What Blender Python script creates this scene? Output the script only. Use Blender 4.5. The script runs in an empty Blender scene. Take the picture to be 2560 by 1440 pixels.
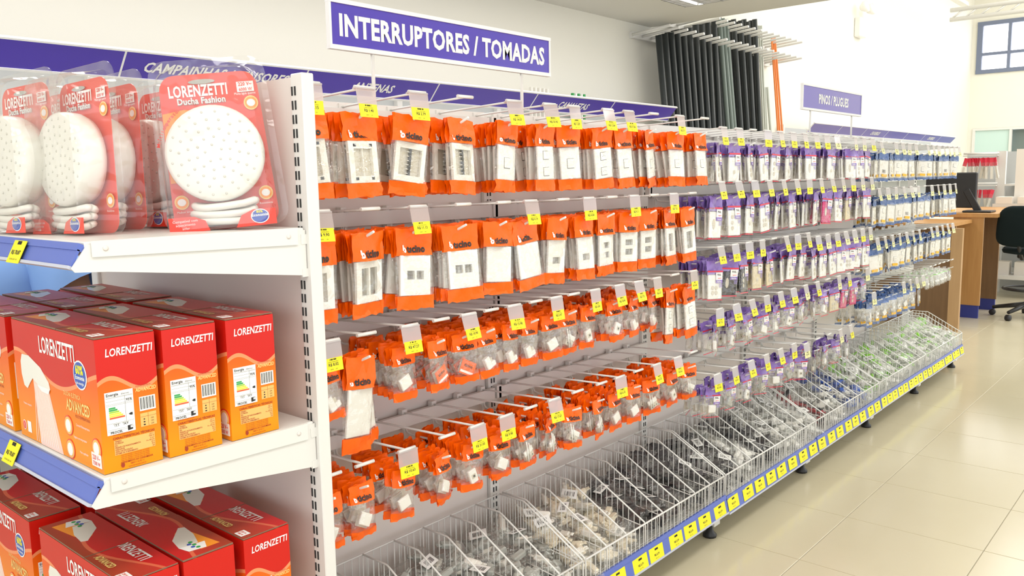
import bpy, math, random
from mathutils import Vector, Matrix
R = random.Random(7)
S = bpy.context.scene
COL = S.collection
PI = math.pi

# ------------------------------------------------------------------ camera
yaw, pitch, roll = [math.radians(a) for a in (40.987, 7.478, -0.996)]
F = Vector((math.cos(pitch)*math.cos(yaw), math.cos(pitch)*math.sin(yaw), -math.sin(pitch)))
r0 = Vector((math.sin(yaw), -math.cos(yaw), 0)); u0 = r0.cross(F)
rr = math.cos(roll)*r0 + math.sin(roll)*u0
uu = -math.sin(roll)*r0 + math.cos(roll)*u0
cd = bpy.data.cameras.new('camera'); cam = bpy.data.objects.new('camera', cd); COL.objects.link(cam)
cd.sensor_width = 36; cd.lens = 2078.7/2560*36; cd.clip_start = .02; cd.clip_end = 200
cam.matrix_world = Matrix(((rr.x, uu.x, -F.x, 0), (rr.y, uu.y, -F.y, 0), (rr.z, uu.z, -F.z, 1.35), (0, 0, 0, 1)))
S.camera = cam
# ------------------------------------------------------------------ light
w = bpy.data.worlds.new('world'); S.world = w; w.use_nodes = True
w.node_tree.nodes['Background'].inputs[0].default_value = (.95, .98, 1, 1)
w.node_tree.nodes['Background'].inputs[1].default_value = 1.6
def area(name, loc, rot, sx, sy, power, col=(1, 1, 1)):
    l = bpy.data.lights.new(name, 'AREA'); l.shape = 'RECTANGLE'; l.size = sx; l.size_y = sy; l.energy = power; l.color = col
    o = bpy.data.objects.new(name, l); o.location = loc; o.rotation_euler = rot; COL.objects.link(o); return o
area('added_overhead_lamp', (12, -1.5, 4.9), (0, 0, 0), 9, 8, 560, (1, .99, .97))  # added overhead light for the tall area; no skylight is built there
area('ceiling_panel_lamp', (2.2, .2, 2.57), (0, 0, 0), 4.5, .5, 36, (1, .97, .93))
area('ceiling_panel_lamp', (-.6, -.4, 2.57), (0, 0, 0), .6, 3.0, 34, (1, .97, .93))
area('ceiling_panel_lamp', (2.6, 2.75, 2.57), (0, 0, 0), 5.5, .35, 48, (1, .97, .93))
S.view_settings.view_transform = 'Standard'; S.view_settings.look = 'None'; S.view_settings.gamma = 1
S.view_settings.use_curve_mapping = False
S.view_settings.exposure = 0.20
try:
    S.cycles.transparent_max_bounces = 24
    S.cycles.max_bounces = 8
except Exception: pass

# ------------------------------------------------------------------ materials
M = {}
def mat(n, col, rough=.5, spec=.5, metal=0, alpha=1, emit=0, trans=0, bump=0, bscale=60, coat=0):
    m = bpy.data.materials.new(n); m.use_nodes = True; t = m.node_tree; b = t.nodes['Principled BSDF']
    b.inputs['Base Color'].default_value = (*col, 1); b.inputs['Roughness'].default_value = rough
    b.inputs['Specular IOR Level'].default_value = spec; b.inputs['Metallic'].default_value = metal
    if coat: b.inputs['Coat Weight'].default_value = coat; b.inputs['Coat Roughness'].default_value = .08
    if emit: b.inputs['Emission Color'].default_value = (*col, 1); b.inputs['Emission Strength'].default_value = emit
    if bump:
        nz = t.nodes.new('ShaderNodeTexNoise'); nz.inputs['Scale'].default_value = bscale; nz.inputs['Detail'].default_value = 3
        bp = t.nodes.new('ShaderNodeBump'); bp.inputs['Strength'].default_value = bump; bp.inputs['Distance'].default_value = .01
        tc = t.nodes.new('ShaderNodeTexCoord')
        t.links.new(tc.outputs['Object'], nz.inputs['Vector'])
        t.links.new(nz.outputs['Fac'], bp.inputs['Height']); t.links.new(bp.outputs['Normal'], b.inputs['Normal'])
    M[n] = m; return m
def film(n, col, gloss=.05, haze=.06, bscale=35, bump=.5):
    m = bpy.data.materials.new(n); m.use_nodes = True; t = m.node_tree; t.nodes.remove(t.nodes['Principled BSDF'])
    out = t.nodes['Material Output']
    tr = t.nodes.new('ShaderNodeBsdfTransparent'); tr.inputs[0].default_value = (*col, 1)
    gl = t.nodes.new('ShaderNodeBsdfGlossy'); gl.inputs['Roughness'].default_value = .10
    df = t.nodes.new('ShaderNodeBsdfTranslucent'); df.inputs[0].default_value = (.95, .95, .94, 1)
    d2 = t.nodes.new('ShaderNodeBsdfDiffuse'); d2.inputs[0].default_value = (.95, .95, .94, 1)
    nz = t.nodes.new('ShaderNodeTexNoise'); nz.inputs['Scale'].default_value = bscale; nz.inputs['Detail'].default_value = 2
    tc = t.nodes.new('ShaderNodeTexCoord'); t.links.new(tc.outputs['Object'], nz.inputs['Vector'])
    bp = t.nodes.new('ShaderNodeBump'); bp.inputs['Strength'].default_value = bump; bp.inputs['Distance'].default_value = .01
    t.links.new(nz.outputs['Fac'], bp.inputs['Height']); t.links.new(bp.outputs['Normal'], gl.inputs['Normal'])
    lw = t.nodes.new('ShaderNodeLayerWeight'); lw.inputs[0].default_value = .12; t.links.new(bp.outputs['Normal'], lw.inputs['Normal'])
    ad = t.nodes.new('ShaderNodeMath'); ad.operation = 'MULTIPLY_ADD'; ad.inputs[1].default_value = .55; ad.inputs[2].default_value = gloss; ad.use_clamp = True
    t.links.new(lw.outputs[1], ad.inputs[0])
    m0 = t.nodes.new('ShaderNodeMixShader'); m0.inputs[0].default_value = .5; t.links.new(df.outputs[0], m0.inputs[1]); t.links.new(d2.outputs[0], m0.inputs[2])
    m1 = t.nodes.new('ShaderNodeMixShader'); m1.inputs[0].default_value = haze
    t.links.new(tr.outputs[0], m1.inputs[1]); t.links.new(m0.outputs[0], m1.inputs[2])
    m2 = t.nodes.new('ShaderNodeMixShader'); t.links.new(ad.outputs[0], m2.inputs[0])
    t.links.new(m1.outputs[0], m2.inputs[1]); t.links.new(gl.outputs[0], m2.inputs[2])
    t.links.new(m2.outputs[0], out.inputs[0]); M[n] = m; return m
mat('white_metal', (.74, .73, .70), .38); mat('panel_white', (.74, .675, .64), .35); mat('wire_white', (.78, .775, .75), .35)
mat('slot_dark', (.03, .03, .03), .8); mat('wall_paint', (.80, .78, .70), .8, .2, bump=.05, bscale=40)
mat('ceiling_paint', (.72, .71, .66), .9, .2); mat('blue_rail', (.10, .15, .50), .35); mat('rail_clear', (.5, .52, .62), .3)
mat('sign_blue', (.065, .035, .43), .28, coat=.3); mat('sign_white', (.86, .86, .86), .4); mat('grey_panel', (.50, .52, .52), .5)
mat('orange_film', (1.0, .135, .0), .36, .35, bump=.25, bscale=45); mat('white_plastic', (.84, .81, .74), .35); mat('bright_plastic', (.87, .86, .82), .35)
mat('beige_plastic', (.62, .57, .47), .5); mat('black_plastic', (.02, .02, .022), .4); mat('black_ink', (.015, .012, .012), .5)
mat('white_ink', (.88, .88, .86), .5); mat('yellow_label', (.90, .80, .01), .5); mat('pale_label', (.80, .78, .38), .5)
mat('purple_film', (.26, .16, .52), .3, .6, bump=.25, bscale=45); mat('red_ink', (.75, .03, .07), .4); mat('lilac_ink', (.35, .27, .62), .4)
mat('navy_film', (.07, .14, .36), .3, .6, bump=.4, bscale=50); mat('amber_label', (.90, .48, .01), .5)
mat('magenta', (.60, .02, .16), .4); mat('amber', (.85, .35, .02), .4); mat('cream', (.70, .60, .40), .4); mat('charcoal', (.035, .03, .035), .35)
mat('green_ink', (.18, .60, .06), .5); mat('blue_plastic', (.03, .10, .45), .4); mat('red_plastic', (.42, .02, .03), .4)
mat('ivory', (.82, .74, .58), .4); mat('grey_plastic', (.42, .43, .40), .45); mat('lime', (.30, .72, .06), .4)
mat('oak', (.55, .29, .10), .4); mat('oak_pale', (.50, .31, .14), .45); mat('oak_dark_shaded', (.22, .125, .055), .5); mat('kick_blue', (.035, .05, .30), .5)
mat('chair_fabric', (.008, .016, .018), .85, .2); mat('glass_green', (.55, .72, .68), .15); mat('opening_shade', (.16, .20, .19), .3)
mat('pipe_black', (.022, .028, .030), .45); mat('pipe_grey', (.16, .20, .18), .45); mat('pipe_light', (.50, .52, .46), .45); mat('pipe_orange', (.85, .24, .05), .45)
mat('window_frame', (.16, .19, .28), .5); mat('daylight', (1, 1, 1), .5, emit=2.2); mat('lamp_glow', (1, 1, 1), .5, emit=3.0)
mat('reflector', (.85, .85, .85), .15, metal=1); mat('shirt', (.22, .38, .74), .85, .2); mat('trousers', (.05, .06, .12), .9, .2); mat('skin', (.42, .22, .13), .55); mat('hair', (.03, .02, .015), .7)
mat('carton_white', (.82, .78, .72), .6); mat('carton_inner', (.22, .13, .08), .8); mat('head_white', (.84, .82, .75), .3, coat=.3); mat('dimple', (.60, .58, .52), .5)
mat('red_print', (.80, .045, .02), .3, coat=.3); mat('orange_print', (.95, .32, .02), .35); mat('tan_print', (.85, .48, .14), .5); mat('gold_ink', (.88, .62, .20), .4)
mat('steam_print', (.88, .60, .50), .6); mat('roundel_blue', (.04, .10, .45), .4); mat('e_green', (.03, .35, .08), .5); mat('e_lime', (.35, .60, .05), .5); mat('e_yellow', (.88, .70, .05), .5); mat('e_red', (.7, .12, .03), .5)
mat('dark_red_ink', (.35, .04, .01), .5)
film('clear_film', (.99, .985, .97), .07, .05, 48, .75); film('shell_clear', (.985, .985, .98), .08, .08, 16, 1.0); film('pouch_film', (.98, .98, .97), .05, .05, 60, .8); film('holder_clear', (.86, .80, .82), .03, .45, 10, .05)
film('glass', (.86, .93, .91), .05, .12, 2, .0)

def carton(n, axis, sign, top=False):
    # printed carton: red above a wave, orange to yellow gradient below, thin glowing line along the wave
    m = bpy.data.materials.new(n); m.use_nodes = True; t = m.node_tree; b = t.nodes['Principled BSDF']; L = t.links.new
    b.inputs['Roughness'].default_value = .32; b.inputs['Specular IOR Level'].default_value = .35
    tc = t.nodes.new('ShaderNodeTexCoord'); sp = t.nodes.new('ShaderNodeSeparateXYZ'); L(tc.outputs['Object'], sp.inputs[0])
    def mth(op, a, c=None, cl=False):
        q = t.nodes.new('ShaderNodeMath'); q.operation = op; q.use_clamp = cl
        for i, v in enumerate((a, c)):
            if v is None: continue
            if isinstance(v, (int, float)): q.inputs[i].default_value = v
            else: L(v, q.inputs[i])
        return q.outputs[0]
    h = sp.outputs[axis]; hh = mth('MULTIPLY', h, sign)
    if top:
        vv = sp.outputs['X']; k = 15.0; base = .045; amp = .028
    else:
        vv = sp.outputs['Z']; k = 62.0 if axis == 'X' else 17.0; base = .135; amp = .012 if axis == 'X' else .022
    wave = mth('ADD', mth('MULTIPLY', mth('SINE', mth('ADD', mth('MULTIPLY', hh, k), .4 if axis == 'X' else 2.2)), amp), base)
    d = mth('SUBTRACT', vv, wave)
    up = mth('GREATER_THAN', d, 0.0)
    ramp = t.nodes.new('ShaderNodeValToRGB'); e = ramp.color_ramp.elements
    if top:
        e[0].color = (.36, .045, .015, 1); e[1].color = (.66, .025, .02, 1); L(mth('MULTIPLY', vv, 10, True), ramp.inputs[0])
    else:
        e[0].color = (.90, .29, .002, 1); e[1].color = (.82, .105, .006, 1); e[0].position = .15; L(mth('MULTIPLY', vv, 6.5, True), ramp.inputs[0])
    mx = t.nodes.new('ShaderNodeMixRGB'); L(up, mx.inputs[0]); L(ramp.outputs[0], mx.inputs[1]); mx.inputs[2].default_value = (.60, .012, .006, 1) if not top else (.60, .012, .012, 1)
    line = mth('LESS_THAN', mth('ABSOLUTE', mth('SUBTRACT', d, .003)), .0035)
    m2 = t.nodes.new('ShaderNodeMixRGB'); L(mth('MULTIPLY', line, .75 if not top else .35), m2.inputs[0]); L(mx.outputs[0], m2.inputs[1]); m2.inputs[2].default_value = (.95, .38, .16, 1)
    L(m2.outputs[0], b.inputs['Base Color']); M[n] = m
carton('carton_front', 'Y', 1); carton('carton_side', 'X', 1); carton('carton_top', 'Y', 1, True)
def wood(n, c1, c2):
    m = M[n]; t = m.node_tree; b = t.nodes['Principled BSDF']
    tc = t.nodes.new('ShaderNodeTexCoord'); mp = t.nodes.new('ShaderNodeMapping'); mp.inputs['Scale'].default_value = (14, 14, 1.2)
    nz = t.nodes.new('ShaderNodeTexNoise'); nz.inputs['Scale'].default_value = 3; nz.inputs['Detail'].default_value = 5
    rp = t.nodes.new('ShaderNodeValToRGB'); rp.color_ramp.elements[0].color = (*c1, 1); rp.color_ramp.elements[1].color = (*c2, 1)
    t.links.new(tc.outputs['Object'], mp.inputs[0]); t.links.new(mp.outputs[0], nz.inputs['Vector']); t.links.new(nz.outputs['Fac'], rp.inputs[0]); t.links.new(rp.outputs[0], b.inputs['Base Color'])
wood('oak', (.46, .22, .07), (.62, .35, .13)); wood('oak_pale', (.44, .26, .12), (.56, .36, .18)); wood('oak_dark_shaded', (.18, .10, .045), (.26, .15, .07))
# tile material: gentle cloudy marbling, glossy porcelain
def tile_mat():
    m = mat('floor_tile', (.7, .62, .46), .16, .5); t = m.node_tree; b = t.nodes['Principled BSDF']
    tc = t.nodes.new('ShaderNodeTexCoord'); nz = t.nodes.new('ShaderNodeTexNoise'); nz.inputs['Scale'].default_value = 1.3; nz.inputs['Detail'].default_value = 4
    gm = t.nodes.new('ShaderNodeNewGeometry')
    rp = t.nodes.new('ShaderNodeValToRGB'); rp.color_ramp.elements[0].color = (.60, .535, .375, 1); rp.color_ramp.elements[1].color = (.71, .655, .49, 1)
    t.links.new(gm.outputs['Position'], nz.inputs['Vector']); t.links.new(nz.outputs['Fac'], rp.inputs[0]); t.links.new(rp.outputs[0], b.inputs['Base Color'])
tile_mat(); mat('grout', (.42, .38, .29), .8)

# ------------------------------------------------------------------ mesh helpers
class MB:
    def __init__(s, mats='white_metal'):
        s.v = []; s.f = []; s.m = []; s.mats = [mats] if isinstance(mats, str) else list(mats); s.sm = []
    def add(s, v, f, mi=0, smooth=False):
        o = len(s.v); s.v += [tuple(p) for p in v]
        for q in f: s.f.append(tuple(i+o for i in q)); s.m.append(mi); s.sm.append(smooth)
        return s
    def box(s, x0, x1, y0, y1, z0, z1, mi=0, T=None):
        v = [(x0, y0, z0), (x1, y0, z0), (x1, y1, z0), (x0, y1, z0), (x0, y0, z1), (x1, y0, z1), (x1, y1, z1), (x0, y1, z1)]
        if T: v = [T @ Vector(p) for p in v]
        return s.add(v, [(0, 3, 2, 1), (4, 5, 6, 7), (0, 1, 5, 4), (1, 2, 6, 5), (2, 3, 7, 6), (3, 0, 4, 7)], mi)
    def bevbox(s, x0, x1, y0, y1, z0, z1, b, mi=0, T=None):
        v = []; f = []
        for (z, i) in ((z0, b), (z0+b, 0), (z1-b, 0), (z1, b)):
            o = 0 if i == 0 else b
            v += [(x0+b, y0+o, z), (x1-b, y0+o, z), (x1-o, y0+b, z), (x1-o, y1-b, z), (x1-b, y1-o, z), (x0+b, y1-o, z), (x0+o, y1-b, z), (x0+o, y0+b, z)]
        for k in range(3):
            for i in range(8): j = (i+1) % 8; f.append((k*8+i, k*8+j, k*8+8+j, k*8+8+i))
        f.append(tuple(range(7, -1, -1))); f.append(tuple(range(24, 32)))
        if T: v = [T @ Vector(p) for p in v]
        return s.add(v, f, mi)
    def tube(s, pts, r, n=6, mi=0, cap=True, smooth=True, r2=None):
        pts = [Vector(p) for p in pts]; v = []; f = []; N = len(pts)
        for i, p in enumerate(pts):
            d = (pts[min(i+1, N-1)] - pts[max(i-1, 0)]).normalized()
            a = Vector((0, 0, 1)) if abs(d.z) < .9 else Vector((1, 0, 0))
            e1 = d.cross(a).normalized(); e2 = d.cross(e1)
            q = r if r2 is None else r + (r2-r)*i/(N-1)
            for k in range(n): t = 2*PI*k/n; v.append(p + e1*math.cos(t)*q + e2*math.sin(t)*q)
        for i in range(N-1):
            for k in range(n): j = (k+1) % n; f.append((i*n+k, i*n+j, (i+1)*n+j, (i+1)*n+k))
        s.add(v, f, mi, smooth)
        if cap:
            o = len(s.v)-len(v); s.f.append(tuple(o+k for k in range(n-1, -1, -1))); s.m.append(mi); s.sm.append(False)
            s.f.append(tuple(o+(N-1)*n+k for k in range(n))); s.m.append(mi); s.sm.append(False)
        return s
    def lathe(s, prof, n=24, mi=0, T=None, smooth=True):
        v = []; f = []
        for (r, z) in prof:
            for k in range(n): t = 2*PI*k/n; v.append(Vector((r*math.cos(t), r*math.sin(t), z)))
        for i in range(len(prof)-1):
            for k in range(n): j = (k+1) % n; f.append((i*n+k, i*n+j, (i+1)*n+j, (i+1)*n+k))
        f.append(tuple(range(n-1, -1, -1))); f.append(tuple((len(prof)-1)*n+k for k in range(n)))
        if T: v = [T @ p for p in v]
        return s.add(v, f, mi, smooth)
    def prism(s, poly, T, t, mi=0):
        n = len(poly); v = [T @ Vector((x, y, 0)) for x, y in poly] + [T @ Vector((x, y, t)) for x, y in poly]
        f = [tuple(range(n-1, -1, -1)), tuple(range(n, 2*n))] + [(i, (i+1) % n, n+(i+1) % n, n+i) for i in range(n)]
        return s.add(v, f, mi)
    def text(s, txt, size, T, mi=0, align='C', bold=.0, shear=0, sx=1):
        v, f, w, h = glyphs(txt, bold, shear)
        ox = {'C': -w/2, 'L': 0, 'R': -w}[align]
        return s.add([T @ Vector(((x+ox)*size*sx, y*size, 0)) for x, y in v], f, mi)
    def mesh(s, n):
        me = bpy.data.meshes.new(n); me.from_pydata(s.v, [], s.f)
        for m in s.mats: me.materials.append(M[m])
        me.polygons.foreach_set('material_index', s.m); me.polygons.foreach_set('use_smooth', s.sm)
        me.update(); return me
_g = {}
def glyphs(txt, bold=0, shear=0):
    k = (txt, bold, shear)
    if k not in _g:
        c = bpy.data.curves.new('t', 'FONT'); c.body = txt; c.size = 1; c.offset = bold; c.shear = shear; c.resolution_u = 2; c.space_character = 1+bold*1.5
        o = bpy.data.objects.new('t', c); me = o.to_mesh()
        v = [(p.co.x, p.co.y) for p in me.vertices]; f = [tuple(p.vertices) for p in me.polygons]
        w = max([p[0] for p in v] or [0]); o.to_mesh_clear(); bpy.data.objects.remove(o); bpy.data.curves.remove(c)
        _g[k] = (v, f, w, 1)
    return _g[k]
def frame(o, u, v):   # plane transform: origin, u axis, v axis
    u = Vector(u).normalized(); v = Vector(v).normalized(); n = u.cross(v); o = Vector(o)
    return Matrix(((u.x, v.x, n.x, o.x), (u.y, v.y, n.y, o.y), (u.z, v.z, n.z, o.z), (0, 0, 0, 1)))
def tag(o, label=None, cat=None, group=None, kind=None):
    if label: o['label'] = label
    if cat: o['category'] = cat
    if group: o['group'] = group
    if kind: o['kind'] = kind
    return o
def obj(n, data, parent=None, loc=(0, 0, 0), rot=(0, 0, 0)):
    if isinstance(data, MB): data = data.mesh(n)
    o = bpy.data.objects.new(n, data); o.location = loc; o.rotation_euler = rot
    COL.objects.link(o)
    if parent: o.parent = parent
    return o
def empty(n, loc, label, cat, group=None, rot=(0, 0, 0)):
    o = bpy.data.objects.new(n, None); o.location = loc; o.rotation_euler = rot; o.empty_display_size = .05
    COL.objects.link(o); return tag(o, label, cat, group)
ORD = ['first', 'second', 'third', 'fourth', 'fifth', 'sixth', 'seventh', 'eighth', 'ninth', 'tenth', 'eleventh', 'twelfth', 'thirteenth', 'fourteenth', 'fifteenth', 'sixteenth', 'seventeenth', 'eighteenth', 'nineteenth', 'twentieth']
XF = lambda x, y, z: frame((x, y, z), (1, 0, 0), (0, 0, 1))      # faces -y
YF = lambda x, y, z: frame((x, y, z), (0, -1, 0), (0, 0, 1))     # faces -x

# ------------------------------------------------------------------ room shell
WY, FX = 3.85, 17.4
fl = obj('floor', MB('grout').box(-3, FX, -4.5, WY, -.06, -.002)); tag(fl, 'beige glossy tiled shop floor', None, None, 'structure')
tp = .4755; tm = MB('floor_tile').bevbox(.0015, tp-.0015, .0015, tp-.0015, -.012, 0, .001).mesh('tile')
for i in range(-2, 22):
    for j in range(-5, 5):
        x = 2.756 + (i-4)*tp; y = 1.077 + j*.482
        if j >= 3 or (x < 1.0 and y > .5): continue
        o = obj('tile', tm, fl, (x, y-.0033, 0)); o.scale = (1, 1.0137, 1)
tag(obj('tile', MB('floor_tile').box(-3, FX, 2.53, WY, -.01, 0), fl), kind='stuff')
tag(obj('tile', MB('floor_tile').box(-3, FX, -4.5, -1.34, -.01, 0).box(-3, -.1, -1.34, 2.5, -.01, 0).box(13.2, FX, -1.34, 2.5, -.01, 0), fl), kind='stuff')
def struct(n, mb, label): return tag(obj(n, mb), label, None, None, 'structure')
struct('wall_left', MB('wall_paint').box(-3, FX+.2, WY, WY+.15, 0, 5.2), 'tall cream wall behind the blue shelf signs')
fw = MB('wall_paint'); wy0, wy1, wz0, wz1 = .6, 3.77, 3.10, 4.02; dy0, dy1, dz = 2.0, 3.77, 2.12
fw.box(FX, FX+.2, wy1, WY, 0, 5.2).box(FX, FX+.2, wy0, wy1, wz1, 5.2).box(FX, FX+.2, wy0, dy1, dz, wz0)
fw.box(FX, FX+.2, -6, dy0, 0, dz).box(FX, FX+.2, -6, wy0, dz, 5.2)
struct('wall_far', fw, 'far white wall with window and glass door')
struct('ceiling', MB('ceiling_paint').box(-3, 6.28, -4.5, WY, 2.6, 2.75).box(6.18, 6.28, -4.5, WY, 2.75, 5.2), 'low plasterboard ceiling ending in a straight edge')
struct('ceiling', MB('wall_paint').box(6.28, FX+.2, -4.5, WY, 5.2, 5.3), 'high white ceiling beyond the low soffit')
# window with mullions, daylight behind
wn = tag(obj('window_1', MB('window_frame')
    .box(FX-.03, FX+.05, wy0, wy1, wz0, wz0+.07).box(FX-.03, FX+.05, wy0, wy1, wz1-.07, wz1).box(FX-.028, FX+.05, wy1-.09, wy1-.002, wz0+.07, wz1-.07)
    .box(FX-.025, FX+.045, wy0, wy1-.09, 3.42, 3.47)), 'blue-framed high window on the far wall', None, None, 'structure')
for yy in (3.25, 2.7, 2.1, 1.5, .9): obj('mullion', MB('window_frame').box(FX-.032, FX+.048, yy-.025, yy+.025, wz0+.07, wz1-.07), wn)
obj('pane', MB('daylight').box(FX+.06, FX+.08, wy0, wy1, wz0, wz1), wn)
dn = tag(obj('door_1', MB('white_metal').box(FX-.02, FX+.06, dy1-.05, dy1-.003, 0, dz-.04).box(FX-.022, FX+.062, dy0, dy1-.003, dz-.04, dz-.002).box(FX-.018, FX+.058, 3.13, 3.17, 0, dz-.04)), 'greenish glass door in the far wall', None, None, 'structure')
obj('pane', MB('glass_green').box(FX+.01, FX+.03, 3.17, dy1-.05, 0, dz-.04), dn)
obj('opening_sheet', MB('opening_shade').box(FX+.12, FX+.14, dy0, 3.15, 0, dz-.04), dn)  # solid sheet; the shade inside the doorway is its dark colour
obj('handle', MB('blue_rail').box(FX-.03, FX, 3.3, 3.62, 1.52, 1.56), dn)

# ------------------------------------------------------------------ gondola shelving (long run)
YB = 1.71; B = [.974+.881*k for k in range(7)]; TOP = 1.545
G = empty('gondola_shelving', (B[0], YB, 0), 'long white double-sided shop gondola with peg bars and wire baskets', 'shelving')
gx = lambda mb, n, lab=None: tag(obj(n, mb, G, (-B[0], -YB, 0)), lab)
for k in range(5):
    gx(MB('panel_white').box(B[k]+.022, B[k+1]-.022, YB, YB+.012, .14, TOP-.02), 'back_panel')
for k in range(7):
    up = gx(MB('white_metal').box(B[k]-.02, B[k]+.02, YB-.012, YB+.03, 0, TOP), 'upright')
    sl = MB('slot_dark')
    for i in range(55):
        z = .15+i*.025
        for dx in (-.008, .004): sl.box(B[k]+dx, B[k]+dx+.0045, YB-.0135, YB-.011, z, z+.015)
    obj('slots', sl, up)
for k in range(6):
    gx(MB('white_metal').box(B[k]+.02, B[k+1]-.02, YB-.02, YB+.03, TOP-.03, TOP), 'top_cap')
    gx(MB('white_metal').box(B[k]+.004, B[k+1]-.004, 1.345, YB, .140, .158), 'base_deck')
    zo = [.0, .004, -.004, .0, .002, -.002][k]
    rl = MB(['blue_rail', 'rail_clear'])
    T = frame((B[k]+.003, 1.338, .112+zo), (1, 0, 0), (0, .22, 1))
    rl.box(0, .875, 0, .052, 0, .004, 0, T).box(0, .875, .048, .062, -.003, .006, 0, T).box(0, .875, -.006, 0, -.002, .007, 1, T)
    gx(rl, 'price_rail', 'blue price rail')
for k in range(7):
    b = B[k]
    ft = gx(MB('white_metal').box(b-.02, b+.02, 1.385, 1.74, .052, .138).box(b-.022, b+.022, 1.380, 1.385, .050, .136), 'base_leg')
    obj('foot', MB('black_plastic').lathe([(.026, 0), (.026, .010), (.014, .022), (.008, .055)], 12, 0, Matrix.Translation((b, 1.41, 0))), ft)
# double sided: far-side base
gx(MB('white_metal').box(B[0], B[6], YB+.03, 2.1, .10, .125), 'far_side_deck')
# price labels on the bottom rail
lab_m = MB(['yellow_label', 'black_ink']).bevbox(-.042, .042, -.0012, 0, -.024, .023, .0004)
for i, t in ((0, .013), (1, .004)): pass
for i in range(12): lab_m.box(-.008+i*.0016, -.0072+i*.0016, -.0018, -.0012, .011, .017, 1)
lab_m.text('R$ 2,19', .009, XF(0, -.0018, -.006), 1, bold=.02); lab_m.text('00417   UN', .004, XF(0, -.0018, -.016), 1)
lab_m = lab_m.mesh('price_label')
for k in range(6):
    n = [8, 8, 8, 8, 9, 9][k]
    for i in range(n):
        x = B[k]+.055+(.88-.11)*(i+.10*R.uniform(-1, 1))/(n-1)
        x = min(max(x, B[k]+.04), B[k+1]-.045)
        if x < 1.75: continue
        o = obj('price_label', lab_m, None, (x, 1.3375+.022*.22-.003, .112+.025), (-.217, R.uniform(-.04, .04), 0))
        tag(o, f'yellow price label on blue base rail, {ORD[i]} under the {ORD[k]} basket', 'price label', 'yellow price labels along the base rail')

# hooks -------------------------------------------------------------
def ztag(txt, pale=False):
    m = MB(['holder_clear', 'pale_label' if pale else 'yellow_label', 'black_ink', 'bright_plastic'])
    m.box(-.028, .028, -.0045, -.0035, -.030, .006, 0).box(-.028, .028, -.006, .006, .005, .0085, 0)
    m.box(-.026, .026, -.0048, -.0036, -.055, -.027, 1)
    R2 = random.Random(txt)
    for i in range(14):
        if R2.random() < .75: m.box(-.009+i*.0013, -.0082+i*.0013, -.0052, -.0048, -.0315, -.0285, 2)
    m.text(txt, .0085, XF(0, -.0051, -.0435), 2, bold=.015)
    m.text('CJ MONT INTERR SIMPLES', .0024, XF(0, -.0051, -.0358), 2); m.text('00274        UN', .003, XF(0, -.0051, -.0515), 2)
    return m.mesh('price_tag')
TAGS = {}
def get_tag(t, pale):
    if (t, pale) not in TAGS: TAGS[(t, pale)] = ztag(t, pale)
    return TAGS[(t, pale)]
L1 = .275   # reach of a hook
clip_m = MB('white_metal').box(-.009, .009, -.004, .012, -.045, .010).box(-.006, .006, -.006, -.003, -.07, .0).mesh('bar_clip')
prod_m = MB('wire_white').tube([(0, 0, 0), (0, -.03, .003), (0, -L1, .014)], .0028, 6).mesh('price_rod')
cross_m = MB('wire_white').tube([(-.026, -L1-.001, .015), (.026, -L1-.001, .015)], .0042, 8).mesh('cross_bar')
peg_m = MB('wire_white').tube([(0, 0, -.03), (0, -.012, -.052), (0, -.03, -.056), (0, -L1+.04, -.052), (0, -L1+.025, -.049), (0, -L1-.01, -.034)], .003, 6).mesh('peg_rod')
def hook(x, z, label, group, t=None, pale=False):
    o = empty('peg_hook', (x, 1.69, z), label, 'hook', group)
    obj('bar_clip', clip_m, o); obj('price_rod', prod_m, o); obj('cross_bar', cross_m, o); obj('peg_rod', peg_m, o)
    if t: obj('price_tag', get_tag(t, pale), o, (0, -L1-.002, .006), (R.uniform(-.28, -.08), R.uniform(-.03, .03), R.uniform(-.1, .1)))
    return o

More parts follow.
